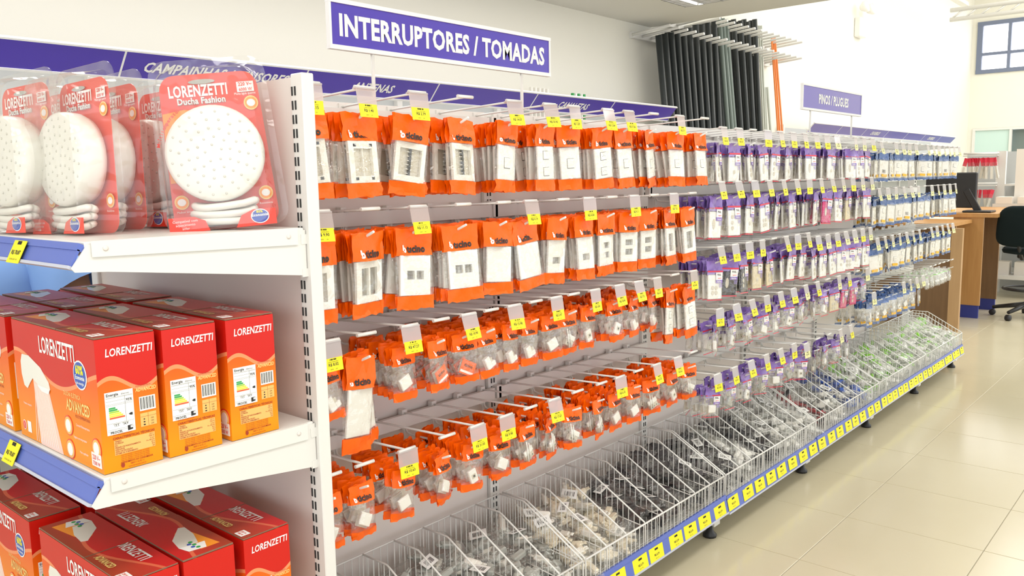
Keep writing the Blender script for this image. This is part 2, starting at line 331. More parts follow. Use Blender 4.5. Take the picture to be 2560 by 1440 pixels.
# ------------------------------------------------------------------ hanging packs
def plate_parts(style, w, h):
    """wall plate drawn in x,z about its centre, front at y=-.004"""
    m = MB(['bright_plastic', 'beige_plastic', 'black_plastic'])
    def cells(wins, t=.004):
        xs = sorted({-w/2, w/2} | {a for q in wins for a in q[:2]}); zs = sorted({-h/2, h/2} | {a for q in wins for a in q[2:4]})
        for i in range(len(xs)-1):
            for j in range(len(zs)-1):
                cx = (xs[i]+xs[i+1])/2; cz = (zs[j]+zs[j+1])/2
                if not any(a < cx < b and c < cz < d for a, b, c, d in wins): m.box(xs[i], xs[i+1], -t, t*.5, zs[j], zs[j+1])
    if style == 'blank': m.bevbox(-w/2, w/2, -.004, .003, -h/2, h/2, .0015)
    elif style == 'pair': cells([(-w*.28, -.003, -h*.1, h*.12), (.003, w*.28, -h*.1, h*.12)])
    elif style == 'tall2': cells([(-w*.3, -.003, -h*.33, h*.33), (.003, w*.3, -h*.33, h*.33)])
    elif style == 'one': cells([(-w*.22, w*.22, -h*.22, -h*.02)])
    elif style == 'two': cells([(-w*.22, w*.22, .06*h, .26*h), (-w*.22, w*.22, -.26*h, -.06*h)])
    elif style == 'tall': cells([(-w*.24, w*.24, -.34*h, .3*h)])
    elif style == 'frame':
        m.mats[0] = 'white_plastic'; cells([(-w*.36, w*.36, -.34*h, .34*h)], .005)
        m.box(-.0025, .0025, -.004, .002, -.34*h, .34*h, 2)
        for i in range(6): m.box(-.008, .008, -.003, .002, -.3*h+i*h*.11, -.3*h+i*h*.11+.0015, 0)
        m.box(-w*.38, w*.38, .004, .006, -.36*h, .36*h, 1)
    elif style == 'chassis':
        m.mats[0] = 'white_plastic'; cells([(-w*.32, w*.32, -.34*h, .32*h)], .005)
        m.box(-w*.34, w*.34, .003, .006, -.35*h, .34*h, 1); m.box(-.001, .001, -.003, .003, -.34*h, .32*h)
        for sx in (-1, 1):
            for sz in (-1, 1): m.box(sx*w*.28-.004, sx*w*.28+.004, -.0056, -.005, sz*h*.40-.003, sz*h*.40+.003, 2)
    elif style in ('switch', 'outlet', 'switch2', 'outlet2'):
        m.bevbox(-w/2, w/2, -.004, .003, -h/2, h/2, .0015)
        ws = [(-.012, .012, -.014, .012)] if not style.endswith('2') else [(-.012, .012, .010, .032), (-.012, .012, -.034, -.012)]
        for a, b, c, d in ws:
            m.box(a-.001, b+.001, -.0043, -.004, c-.001, d+.001, 2); m.box(a, b-.0006, -.0065, -.0043, c+.0006, d)
            if style[0] == 'o':
                for dx, dz in ((-.005, 0), (0, .0025), (.005, 0)): m.box(dx-.0008, dx+.0008, -.0068, -.0065, (c+d)/2+dz-.0008, (c+d)/2+dz+.0008, 2)
    return m
def sheet(W, H, thick, z0, seed, nx=8, nz=11, prof=None):
    rr_ = random.Random(seed); G_ = []; q = min(1, H/.17)
    for j in range(nz+1):
        v = j/nz; row = []
        b = prof(v) if prof else math.sin(PI*min(1, v*1.05))
        for i in range(nx+1):
            u = i/nx; e = math.sin(PI*u)**.5 if 0 < u < 1 else 0
            zz = z0 - v*H + (rr_.uniform(-.0025, .0025) if j in (0, nz) else 0)
            row.append((u*W-W/2 + rr_.uniform(-.0008, .0008), -(thick*b*e) + q*(rr_.uniform(-.004, .004) + .006*math.sin(seed*2.1+v*4+u*3)*(1 if v < .4 else .3)), zz))
        G_.append(row)
    return G_
def pouch(W, H, thick, z0, seed, r_head, r_foot, nx=8, nz=12):
    """front/back sheets; returns header, body, footer MBs"""
    def prof(v): return .12 if v < r_head*.6 else min(1, .12+(v-r_head*.6)/.15) if v < .85 else max(.1, 1-(v-.85)/.12*.9)
    fr = sheet(W, H, thick, z0, seed, nx, nz, prof); bk = [[(x, -y*.6, z) for x, y, z in row] for row in fr]
    out = []
    for lo, hi, mt in ((0, r_head, 'h'), (r_head, r_foot, 'b'), (r_foot, 1.0, 'f')):
        a = round(lo*nz); b = round(hi*nz); m = MB('clear_film')
        for g, flip in ((fr, 0), (bk, 1)):
            v = [p for row in g[a:b+1] for p in row]; n = nx+1; f = []
            for j in range(b-a):
                for i in range(nx):
                    q = (j*n+i, (j+1)*n+i, (j+1)*n+i+1, j*n+i+1); f.append(q[::-1] if flip else q)
            m.add(v, f, 0, True)
        out.append(m)
    out.append(fr); return out
def drape(m, fr, W, H, z0, off=.0022):
    nx, nz = len(fr[0])-1, len(fr)-1; out = []
    for x, y, z in m.v:
        a = min(max((x+W/2)/W*nx, 0), nx-1e-4); b = min(max((z0-z)/H*nz, 0), nz-1e-4); i, j = int(a), int(b); a -= i; b -= j
        out.append((x, (fr[j][i][1]*(1-a)+fr[j][i+1][1]*a)*(1-b)+(fr[j+1][i][1]*(1-a)+fr[j+1][i+1][1]*a)*b-off, z))
    m.v = out; return m
def bticino(size, y, z, skew):
    m = MB(['white_ink', 'black_ink']); T = XF(0, y, z)
    m.text('b', size, T @ Matrix.Translation((-size*1.62, 0, 0)), 0, 'L', .05, 0, .95)
    m.text('ticino', size, T @ Matrix.Translation((-size*1.0, 0, 0)), 1, 'L', .05, .15, .95); return m
def proto_orange(style, W, H, seed, pw, ph, small=None, rh=.34):
    h, b, f, fr = pouch(W, H, .010 if not small else .014, .016, seed, rh, .86)
    h.mats = ['orange_film']; f.mats = ['orange_film']
    P = {'root': b.mesh('bag'), 'kids': [('header', h.mesh('header'), None), ('footer', f.mesh('footer'), None)], 'sub': []}
    zc = .016 - H*(rh+.86)/2
    P['sub'].append((0, 'logo', drape(bticino(W*.21, 0, .016-H*rh*.86, 0), fr, W, H, .016).mesh('logo')))
    if small is None:
        p = plate_parts(style, pw, ph); T = Matrix.Translation((0, -.001, zc+.003)) @ Matrix.Rotation(random.Random(seed).uniform(-.04, .04), 4, 'Y')
        p.v = [tuple(T @ Vector(q)) for q in p.v]; P['kids'].append(('wall_plate', p.mesh('plate'), None))
    else: P['kids'].append(('switch_module', module(small, seed, zc).mesh('module'), None))
    return P
def module(kind, seed, zc):
    r_ = random.Random(seed*3+1); m = MB(['bright_plastic', 'beige_plastic', 'black_ink', 'orange_film', 'white_ink'])
    T = Matrix.Translation((r_.uniform(-.004, .004), 0, zc-.010)) @ Matrix.Rotation(r_.uniform(-.7, .7), 4, 'Y')
    if kind == 'rocker': m.bevbox(-.017, .017, -.009, -.003, -.012, .014, .0015, 0, T).box(-.015, .015, -.003, .006, -.016, .010, 1, T).box(-.017, .017, -.0065, -.003, .014, .017, 0, T)
    elif kind == 'ell': m.bevbox(-.018, .002, -.009, .004, -.018, .016, .002, 0, T).bevbox(.001, .017, -.009, .004, -.018, -.004, .002, 0, T).box(-.010, .012, -.004, .007, -.01, .006, 1, T)
    elif kind == 'block': 
        m.bevbox(-.019, .019, -.009, -.002, .0, .016, .002, 0, T).bevbox(-.017, .017, -.008, .006, -.018, .0, .0015, 1, T)
        for i in (-1, 0, 1): m.box(i*.01-.0015, i*.01+.0015, -.0088, -.008, -.012, -.009, 2, T)
        m.tube([(-.016, -.010, .028+zc), (-.010, -.011, zc-.03)], .0022, 5, 0); m.tube([(-.006, -.010, .022+zc), (-.001, -.011, zc-.026)], .0018, 5, 0)
    elif kind == 'card': m.box(-.022, .022, -.0075, -.0065, -.02, .016, 3, T).box(-.02, .02, -.008, -.0075, -.016, -.010, 4, T).text('ticino', .011, T @ XF(0, -.0079, .0), 2, bold=.03); m.box(-.018, .018, -.006, .006, -.018, .014, 1, T)
    elif kind == 'jack': m.bevbox(-.013, .013, -.009, .0, -.02, .018, .002, 0, T).box(-.007, .007, -.0095, -.009, -.006, .006, 1, T).box(-.002, .004, -.0098, -.0094, -.003, .003, 2, T)
    return m
def place(P, loc, rz, label, group, name, cat, rx=0):
    o = obj(name, P['root'], None, loc, (rx, R.uniform(-.09, .11), rz)); tag(o, label, cat, group)
    ks = [obj(n, me, o) for n, me, l in P['kids']]
    for i, n, me in P['sub']: obj(n, me, ks[i])
    return o
ORG = {}
def orange(style, W, H, seed, small=None):
    k = (style, W, H, seed % 3, small)
    if k not in ORG:
        big = W > .1
        ORG[k] = proto_orange(style, W, H, seed % 3+1+int(W*1000), W*.82, min(H*.495, .125), small)
    return ORG[k]
STY = {'chassis': 'pale mounting chassis', 'frame': 'ribbed mounting frame', 'switch': 'one-switch plate', 'switch2': 'two-switch plate', 'outlet': 'socket plate', 'outlet2': 'double-socket plate', 'blank': 'blank white plate', 'pair': 'plate with two small windows', 'tall2': 'plate with two tall windows', 'one': 'one-window plate', 'two': 'plate with stacked windows', 'tall': 'plate with tall window',
       'rocker': 'rocker module', 'ell': 'L-shaped module', 'block': 'module and white ties', 'card': 'module with orange card', 'jack': 'narrow jack module'}
NAMEROW = {'o': 'orange', 'p': 'purple-topped', 'n': 'navy-topped', 'g': 'green-printed'}
# orange section: rows (z of the T bar, x list, tag texts, pack style list)
ROWS = [
 ('top', 1.532, [1.02, 1.16, 1.312, 1.468, 1.644, 1.793, 1.901, 2.068, 2.179, 2.326, 2.49, 2.663],
  ['R$ 1.15', 'R$ 1.40', 'R$ 2.79', None, 'R$ 14.07', 'R$ 33.42', 'R$ 11.87', 'R$ 12.04', 'R$ 27.58', None, 'R$ 5.77', None],
  ['chassis', 'chassis', 'frame', 'frame', 'switch', 'switch2', 'switch', 'outlet2', 'switch', 'switch', 'outlet', 'switch'], .180, 6, .026),
 ('second', 1.276, [1.03, 1.164, 1.303, 1.452, 1.60, 1.707, 1.85, 1.97, 2.09, 2.21, 2.33, 2.45, 2.58],
  ['R$ 9.90', None, 'R$ 11.13', None, None, 'R$ 4.19', None, 'R$ 4.04', None, 'R$ 4.11', None, 'R$ 5.12', None],
  ['tall2', 'tall2', 'pair', 'pair', 'blank', 'blank', 'one', 'one', 'two', 'two', 'two', 'tall', 'tall'], .186, 8, .017),
 ('third', 1.005, [1.04, 1.14, 1.265, 1.367, 1.46, 1.545, 1.633, 1.724, 1.811, 1.896, 1.997, 2.126, 2.235, 2.346, 2.467, 2.59],
  ['R$ 8.02', None, 'R$ 47.27', None, 'R$ 10.90', None, 'R$ 15.98', None, 'R$ 2.47', None, 'R$ 6.04', 'R$ 18.90', 'R$ 7.72', 'R$ 6.57', None, 'R$ 16.46'],
  ['ell', 'LONG', 'rocker', 'card', 'card', 'ell', 'ell', 'ell', 'rocker', 'block', 'jack', 'jack', 'ell', 'ell', 'OUT', 'OUT'], .125, 8, .026),
 ('bottom', .716, [1.03, 1.12, 1.244, 1.376, 1.481, 1.593, 1.696, 1.798, 1.912, 2.034, 2.132, 2.24, 2.349, 2.485, 2.60],
  [None, None, 'R$ 10.63', None, 'R$ 31.05', 'R$ 9.98', None, 'R$ 17.67', None, None, 'R$ 6.10', None, 'R$ 5.25', 'R$ 8.61', None],
  ['rocker', 'rocker', 'rocker', 'rocker', 'jack', 'rocker', 'block', 'block', 'block', 'block', 'rocker', 'rocker', 'block', 'jack', 'block'], .122, 9, .024)]
def bar(k, z, n='hook_bar'):
    gx(MB('white_metal').box(B[k]+.01, B[k+1]-.01, YB-.03, YB-.018, z-.036, z).box(B[k]+.0, B[k]+.02, YB-.03, YB-.01, z-.036, z+.004), n)
for rn, z, xs, tags, sty, H, nb, sp in ROWS:
    for k in (0, 1): bar(k, z-.002)
    for i, (x, t, s_) in enumerate(zip(xs, tags, sty)):
        lab = f'white double peg hook, {ORD[i]} from end panel in {rn} orange-bag row'
        hook(x, z, lab, f'hooks of the {rn} orange-bag row', t)
        small = None; W = .098; H2 = H; n = nb; name = 'plate_bag'; s = s_
        if s == 'LONG': s = 'blank'; W = .092; H2 = .215; n = 3
        elif s == 'OUT': s = 'outlet2'; W = .082; H2 = .185; n = 3
        elif s in ('ell', 'rocker', 'card', 'block', 'jack'): small = s; W = .074; name = 'module_bag'
        if s in ('pair', 'tall2') : W = .108
        if s == 'blank' and rn == 'second': W = .118 if i == 5 else .1
        if s in ('one', 'two', 'tall', 'switch', 'switch2', 'outlet', 'outlet2') and s_ != 'OUT': W = .088
        if s in ('frame', 'chassis'): W = .10
        if rn == 'top' and i in (1, 4, 8): n = 5
        base = R.uniform(-.22, .22)
        for j in range(n):
            P = orange(s, W, H2, R.randrange(3), small)
            y = 1.69-L1+.018+j*sp*R.uniform(.9, 1.1)
            if y > 1.66: break
            d = 'bag, ' if small is None else 'small bag, '
            if j == 0: lb = f'orange {d}{STY[s]}, foremost on {ORD[i]} peg of {rn} row'; gp = None
            else: lb = f'orange {d}{STY[s]}, behind foremost on {ORD[i]} peg of {rn} row'; gp = f'{s} bags behind the foremost on the {ORD[i]} peg of the {rn} row'
            rz = base + R.uniform(-.16, .16)*(1 if j else .5) + (R.uniform(-.4, .4) if small else 0)*.6
            place(P, (x+R.uniform(-.006, .006)+j*.003, y, z-.052), rz, lb, gp, name, 'bag', R.uniform(-.10, .03))

def proto_purple(style, W, H, seed, col='bright_plastic', small=None):
    h, b, f, fr = pouch(W, H, .008 if not small else .013, .014, seed, .26, .95)
    h.mats = ['purple_film']; f.mats = ['clear_film']
    P = {'root': b.mesh('bag'), 'kids': [('header', h.mesh('header'), None)], 'sub': []}
    c = MB(['red_ink', 'lilac_ink', 'white_ink', 'black_ink', 'purple_film'])
    y = -.0065 if not small else -.009
    c.box(-W*.48, W*.48, y, y+.0008, .014-H*.27, .014-H*.235, 0)
    c.box(-W*.48, W*.48, y+.002, y+.0028, .014-H*.34, .014-H*.27, 1)
    c.box(W*.02, W*.42, y-.0014, y-.0004, .014-H*.46, .014-H*.28, 2)
    c.box(W*.02, W*.42, y-.0014, y-.0004, .014-H*.54, .014-H*.46, 4)
    c.text('PIAL', W*.12, XF(W*.22, y-.0017, .014-H*.36), 3, bold=.03); c.text('Legrand', W*.07, XF(W*.24, y-.0017, .014-H*.43), 0, bold=.02)
    c.text('Nereya', W*.08, XF(W*.22, y-.0017, .014-H*.52), 2, bold=.02)
    for i in range(4): c.box(W*.24, W*.42, y-.0012, y-.0004, .014-H*(.57+.025*i), .014-H*(.56+.025*i), 1)
    c.box(-W*.48, W*.48, y+.003, y+.0036, .014-H*.965, .014-H*.945, 0)
    P['kids'].append(('brand_card', c.mesh('card'), None))
    zc = .014-H*.62
    if not small:
        p = plate_parts('blank', W*.84, H*.62)
        p.v = [(x, yy-.0005, z+zc) for x, yy, z in p.v]; p.mats[0] = col; 
        wins = {'rounds': [(-.012, .02), (-.012, -.002), (-.012, -.022)], 'single': [(-.002, -.012)], 'grid': [(-.013, -.005), (.006, -.005), (-.013, -.024), (.006, -.024)], 'slot': [(-.01, 0)]}[style]
        for wx, wz in wins:
            hh = .008 if style != 'slot' else .02
            T = Matrix.Translation((wx, -.0052, zc+wz)); poly = [(.008*math.cos(a)*1., hh*math.sin(a)) for a in [2*PI*q/10 for q in range(10)]]
            p.prism(poly, T @ frame((0, 0, 0), (1, 0, 0), (0, 0, 1)), .0006, 1)
        P['kids'].append(('wall_plate', p.mesh('plate'), None))
    else:
        m = module(small, seed, zc); m.mats[0] = col; P['kids'].append(('switch_module', m.mesh('module'), None))
    return P
def proto_navy(style, W, H, seed, small=None):
    h, b, f, fr = pouch(W, H, .009, .014, seed, .25, .93); h.mats = ['navy_film']; f.mats = ['navy_film']
    P = {'root': b.mesh('bag'), 'kids': [('header', h.mesh('header'), None), ('footer', f.mesh('footer'), None)], 'sub': []}
    zc = .014-H*.59
    if small: P['kids'].append(('switch_module', module(small, seed, zc).mesh('module'), None))
    else:
        p = plate_parts(style, W*.84, H*.6); p.mats[0] = 'white_plastic'; p.v = [(x, y-.0005, z+zc) for x, y, z in p.v]; P['kids'].append(('wall_plate', p.mesh('plate'), None))
    c = MB(['amber_label', 'black_ink']).box(-W*.30, W*.22, -.0105, -.0095, .014-H*.86, .014-H*.77, 0); c.text('ALUMBRA', W*.09, XF(-W*.04, -.0108, .014-H*.835), 1, bold=.03) if False else None
    P['kids'].append(('yellow_sticker', c.mesh('sticker'), None)); return P
def proto_green(seed):
    h, b, f, fr = pouch(.08, .1, .015, .014, seed, .17, .95); h.mats = ['clear_film']
    c = MB(['green_ink', 'white_ink']).box(-.02, .02, -.012, -.011, -.05, -.038, 1).box(-.028, .03, -.004, -.003, -.006, -.001, 0)
    return {'root': b.mesh('bag'), 'kids': [('header', h.mesh('header'), None), ('printed_strip', c.mesh('strip'), None), ('switch_module', module('block', seed, -.04).mesh('module'), None)], 'sub': []}
PC = {}
def cached(k, fn):
    if k not in PC: PC[k] = fn()
    return PC[k]
COLN = {'bright_plastic': 'white', 'cream': 'cream', 'charcoal': 'black', 'magenta': 'magenta', 'amber': 'amber', 'white_plastic': 'ivory', 'grey_plastic': 'grey'}
def lin(a, b, n): return [a+(b-a)*i/(n-1) for i in range(n)]
PUR = [('top', 1.505, lin(2.80, 4.42, 14), .152, 4, ['bright_plastic']*14, None),
       ('second', 1.31, lin(2.79, 4.43, 13), .160, 5, ['bright_plastic']*8+['magenta', 'bright_plastic', 'cream', 'bright_plastic', 'white_plastic'], None),
       ('third', 1.075, lin(2.79, 4.44, 15), .150, 5, ['bright_plastic', 'charcoal', 'charcoal', 'cream', 'cream', 'bright_plastic']+['bright_plastic']*9, None),
       ('fourth', .845, lin(2.79, 4.42, 13), .125, 4, ['bright_plastic']*9+['cream', 'magenta', 'magenta', 'grey_plastic'], 1),
       ('bottom', .60, lin(2.78, 4.20, 11), .118, 4, ['bright_plastic', 'grey_plastic']*6, 1)]
for ri, (rn, z, xs, H, nb, cols, small) in enumerate(PUR):
    for k in (2, 3): bar(k, z-.002 if ri else z-.01)
    for i, x in enumerate(xs):
        z2 = z - (.022 if (ri in (2, 4) and x > 3.617) else 0)
        hook(x, z2, f'white peg hook, {ORD[i]} from orange section in {rn} purple-pack row', f'hooks of the {rn} purple-pack row',
             (['R$ 4.38', 'R$ 3.67', 'R$ 9.20', 'R$ 12.5'][(i+ri) % 4] if R.random() < .88 else None), pale=(i > 8 and i % 3 != 1) or (ri > 2 and i > 4 and i % 3 == 0))
        sm = None
        if small and cols[i] in ('bright_plastic', 'grey_plastic'): sm = ['rocker', 'block', 'jack', 'ell'][(i*7+ri) % 4]
        base = R.uniform(-.25, .2); st = ['rounds', 'single', 'grid', 'slot'][(i*5+ri*3) % 4]
        for j in range(nb):
            sd = R.randrange(2); W = .086 if not sm else .074
            P = cached(('p', st if not sm else 0, cols[i], sm, sd, H), lambda: proto_purple(st, W, H, sd+5+i % 2, cols[i], sm))
            what = f'{COLN[cols[i]]} plate' if not sm else 'small white fitting'
            if j == 0: lb = f'purple-topped pack, {what}, foremost on {ORD[i]} peg of {rn} purple row'; gp = None
            else: lb = f'purple-topped pack, {what}, behind foremost on {ORD[i]} peg of {rn} purple row'; gp = f'purple packs behind the foremost, {ORD[i]} peg, {rn} row'
            place(P, (x+R.uniform(-.006, .006), 1.69-L1+.018+j*.03*R.uniform(.8, 1.2), z2-.052), base+R.uniform(-.25, .25)*(1 if not sm else 1.6), lb, gp, 'purple_pack', 'pack', R.uniform(-.08, .04))
NAV = [('top', 1.492, lin(4.56, 6.16, 14), .150, 4, None), ('second', 1.25, lin(4.56, 6.12, 12), .150, 4, None),
       ('third', .99, lin(4.56, 6.10, 13), .145, 4, None), ('bottom', .705, lin(4.54, 5.45, 8), .135, 5, 1)]
for ri, (rn, z, xs, H, nb, small) in enumerate(NAV):
    for k in (4, 5): bar(k, z-.002)
    for i, x in enumerate(xs):
        hook(x, z, f'white peg hook, {ORD[i]} from purple section in {rn} navy-pack row', f'hooks of the {rn} navy-pack row', (['R$ 6.60', 'R$ 8.15'][i % 2] if R.random() < .9 else None), pale=True)
        st = ['switch', 'outlet', 'blank', 'one', 'switch2'][(i*3+ri) % 5]; sm = ['block', 'jack', 'rocker'][i % 3] if small else None; base = R.uniform(-.3, .1)
        for j in range(nb):
            sd = R.randrange(2); P = cached(('n', st if not sm else 0, sm, sd, H), lambda: proto_navy(st, .085, H, sd+11, sm))
            what = STY[st if not sm else sm]
            if j == 0: lb = f'navy-topped pack, {what}, foremost on {ORD[i]} peg of {rn} navy row'; gp = None
            else: lb = f'navy-topped pack, {what}, behind foremost on {ORD[i]} peg of {rn} navy row'; gp = f'navy packs behind the foremost, {ORD[i]} peg, {rn} row'
            place(P, (x+R.uniform(-.006, .006), 1.69-L1+.018+j*.035*R.uniform(.8, 1.2), z-.052), base+R.uniform(-.25, .25), lb, gp, 'navy_pack', 'pack', R.uniform(-.08, .04))
for i, x in enumerate(lin(5.62, 6.15, 6)):
    hook(x, .745, f'white peg hook, {ORD[i]} in the short row of green-printed packs', 'hooks of the green-printed packs', None)
    for j in range(5):
        P = cached(('g', j % 2), lambda: proto_green(21+j % 2))
        lb = f'clear green-printed pack, {"foremost" if j == 0 else "behind foremost"} on {ORD[i]} peg above green baskets'
        place(P, (x, 1.69-L1+.018+j*.035, .745-.052), R.uniform(-.4, .3), lb, None if j == 0 else f'green-printed packs behind the foremost, {ORD[i]} peg', 'clear_pack', 'pack', R.uniform(-.1, .05))

# ------------------------------------------------------------------ wire baskets and what they hold
def wire(mb, a, b, r=.0016, n=4): mb.tube([a, b], r, n, 0, False)
yb_, yf, z0, zf, zb = 1.672, 1.352, .163, .250, .376
dv = MB('wire_white')
bend = 1.575; ptop = [(0, yb_, zb), (0, bend, zb), (0, bend-.012, zb-.006), (0, yf+.004, zf+.004), (0, yf, zf-.008), (0, yf, z0)]
dv.tube(ptop, .0026, 6); dv.tube([(0, yb_, zb), (0, yb_, z0)], .0022, 4); wire(dv, (0, yb_, zb-.105), (0, yf, zf-.012), .0022)
wire(dv, (0, yb_, z0), (0, yf, z0), .002)
for i in range(1, 15):
    y = yf + (yb_-yf)*i/15; zt = zb if y > bend else zf+.004+(zb-.006-zf-.004)*(y-yf)/(bend-.012-yf)
    wire(dv, (0, y, z0), (0, y, zt), .0015)
dvm = dv.mesh('divider')
fg = MB('wire_white'); Wd = .868
fg.tube([(0, yf, zf), (Wd, yf, zf)], .003, 6)
for zz in (z0+.004, ): wire(fg, (0, yf, zz), (Wd, yf, zz), .0022)
bgd = MB('wire_white'); bgd.tube([(0, yb_, zb), (Wd, yb_, zb)], .0024, 6); wire(bgd, (0, yb_, zb-.105), (Wd, yb_, zb-.105), .002)
for i in range(37):
    x = Wd*i/36; wire(fg, (x, yf-.001, z0), (x, yf-.001, zf), .0015)
    if i % 1 == 0: wire(bgd, (x, yb_, z0), (x, yb_, zb), .0014)
bt = MB('wire_white')
for i in range(12): wire(bt, (0, yf+(yb_-yf)*i/11, z0), (Wd, yf+(yb_-yf)*i/11, z0), .0015)
fgm, bgm, btm = fg.mesh('front_grid'), bgd.mesh('back_grid'), bt.mesh('bottom_grid')
for k in range(6):
    o = empty('wire_basket', (B[k]+.006, 0, 0), f'long white wire basket with dividers on the base, {ORD[k]} from the near end', 'basket', 'divided wire baskets on the gondola base')
    obj('front_grid', fgm, o); obj('back_grid', bgm, o); obj('bottom_grid', btm, o)
    nd = [8, 8, 8, 8, 8, 8][k]
    for i in range(nd+1): obj('divider', dvm, o, (Wd*i/nd, 0, 0))
    for q in (0, 1): pass
def lump(m, c, s, mi, r_):
    T = Matrix.Translation(c) @ Matrix.Rotation(r_.uniform(0, PI), 4, 'Z') @ Matrix.Rotation(r_.uniform(-.6, .6), 4, 'X')
    m.bevbox(-s, s, -s*.45, s*.45, -s*.4, s*.4, s*.15, mi, T); m.tube([T @ Vector((s, 0, 0)), T @ Vector((s*1.7, 0, 0))], s*.16, 5, mi); m.tube([T @ Vector((s, s*.25, 0)), T @ Vector((s*1.7, s*.25, 0))], s*.16, 5, mi)
def parts_bag(c1, c2, seed, label):
    r_ = random.Random(seed); nx, ny = 7, 6; W, D = .125, .115; m = MB('pouch_film')
    v = []; f = []
    for s_ in (1, -1):
        for j in range(ny+1):
            for i in range(nx+1):
                u, q = i/nx, j/ny; e = (math.sin(PI*u)*math.sin(PI*q))**.45
                v.append(((u-.5)*W*(1+.15*r_.uniform(-1, 1)*(1-e)), (q-.5)*D*(1+.15*r_.uniform(-1, 1)*(1-e)), s_*.026*e + r_.uniform(-.006, .006)))
    n = (nx+1)*(ny+1)
    for s_ in (0, 1):
        for j in range(ny):
            for i in range(nx):
                q = (s_*n+j*(nx+1)+i, s_*n+j*(nx+1)+i+1, s_*n+(j+1)*(nx+1)+i+1, s_*n+(j+1)*(nx+1)+i); f.append(q if s_ == 0 else q[::-1])
    m.add(v, f, 0, True)
    c = MB([c1, c2])
    for i in range(8): lump(c, (r_.uniform(-.034, .034), r_.uniform(-.032, .032), r_.uniform(-.008, .012)), r_.uniform(.017, .025), int(r_.random() < .3), r_)
    P = {'root': m.mesh('bag'), 'kids': [('contents', c.mesh('contents'), None)], 'sub': []}
    if label:
        l = MB(['white_ink', 'black_ink']).box(-.026, .026, -.016, .016, .0285, .0292, 0)
        for i in range(9): l.box(-.016+i*.0038, -.016+i*.0038+r_.choice((.0012, .0022)), -.008, .008, .0292, .0295, 1)
        P['kids'].append(('barcode_label', l.mesh('label'), None))
    return P
CT = {'grey': ('grey_plastic', 'white_plastic', 'clear bag of grey plugs'), 'ivory': ('ivory', 'white_plastic', 'clear bag of ivory plugs'), 'black': ('black_plastic', 'charcoal', 'clear bag of black plugs'),
      'white': ('bright_plastic', 'grey_plastic', 'clear bag of white fittings'), 'red': ('red_plastic', 'black_plastic', 'clear bag of dark red fittings'), 'blue': ('blue_plastic', 'bright_plastic', 'clear bag of blue and white fittings'), 'green': ('bright_plastic', 'lime', 'clear bag of white fittings with green card')}
PLAN = ['grey']*8 + ['ivory']*3 + ['black']*5 + ['black', 'black', 'white', 'black', 'black', 'white', 'white', 'white'] + ['white', 'red', 'white', 'white', 'blue', 'blue', 'blue', 'green'] + ['green']*16
BP = {}
for ci, c in enumerate(PLAN):
    k, i = divmod(ci, 8); x = B[k]+.006+Wd*(i+.5)/8
    if x < 1.08: continue
    a, b, lb = CT[c]; n = 8 if k < 4 else 6
    for j in range(n):
        sd = R.randrange(3); lab = R.random() < .4
        P = BP.setdefault((c, sd, lab), None) or BP.__setitem__((c, sd, lab), parts_bag(a, b, sd*9+len(c), lab)) or BP[(c, sd, lab)]
        t = (j+.5)/n; lay = j % 2
        y = yf+.05 + (yb_-yf-.10)*t; zz = z0+.030 + (.026+.072*t)*lay + R.uniform(0, .012)
        o = obj('parts_bag', P['root'], None, (x+R.uniform(-.008, .008), y, zz), (R.uniform(-.4, .4)+.35*t, R.uniform(-.35, .35), R.uniform(0, 6.28)))
        tag(o, f'{lb}, {ORD[i]} compartment of {ORD[k]} wire basket', 'bag', f'{c} bags in the {ORD[i]} compartment of the {ORD[k]} basket')
        for nme, me, _ in P['kids']: obj(nme, me, o)

# ------------------------------------------------------------------ hanging signs
def post_sign(x0, x1, z0_, z1_, txt, size, posts, label, y=1.70, sx=1.0):
    o = empty('aisle_sign', ((x0+x1)/2, y, TOP), label, 'sign'); c = -(x0+x1)/2
    obj('panel', MB('sign_blue').box(x0, x1, -.004, .004, z0_, z1_), o, (c, 0, -TOP))
    fr = MB('sign_white').box(x0-.004, x1+.004, -.008, .008, z1_-.004, z1_+.006).box(x0-.004, x1+.004, -.008, .008, z0_-.008, z0_+.003).box(x0-.0035, x0+.003, -.007, .007, z0_+.003, z1_-.004).box(x1-.003, x1+.0035, -.007, .007, z0_+.003, z1_-.004)
    obj('frame', fr, o, (c, 0, -TOP))
    obj('lettering', MB('white_ink').text(txt, size, XF((x0+x1)/2, -.0048, (z0_+z1_)/2-size*.36), 0, bold=.038, sx=sx), o, (c, 0, -TOP))
    for px in posts: obj('post', MB('white_metal').tube([(px, .0, TOP-.04), (px, 0, z0_)], .005, 8), o, (c, 0, -TOP))
post_sign(1.294, 2.153, 1.681, 1.788, 'INTERRUPTORES / TOMADAS', .072, (1.427, 2.019), 'large blue aisle sign reading INTERRUPTORES / TOMADAS on two white posts', sx=.815)
post_sign(4.224, 5.095, 1.683, 1.80, 'PINOS / PLUGUES', .066, (4.338, 4.953), 'smaller distant blue aisle sign reading PINOS / PLUGUES on two posts', sx=.82)

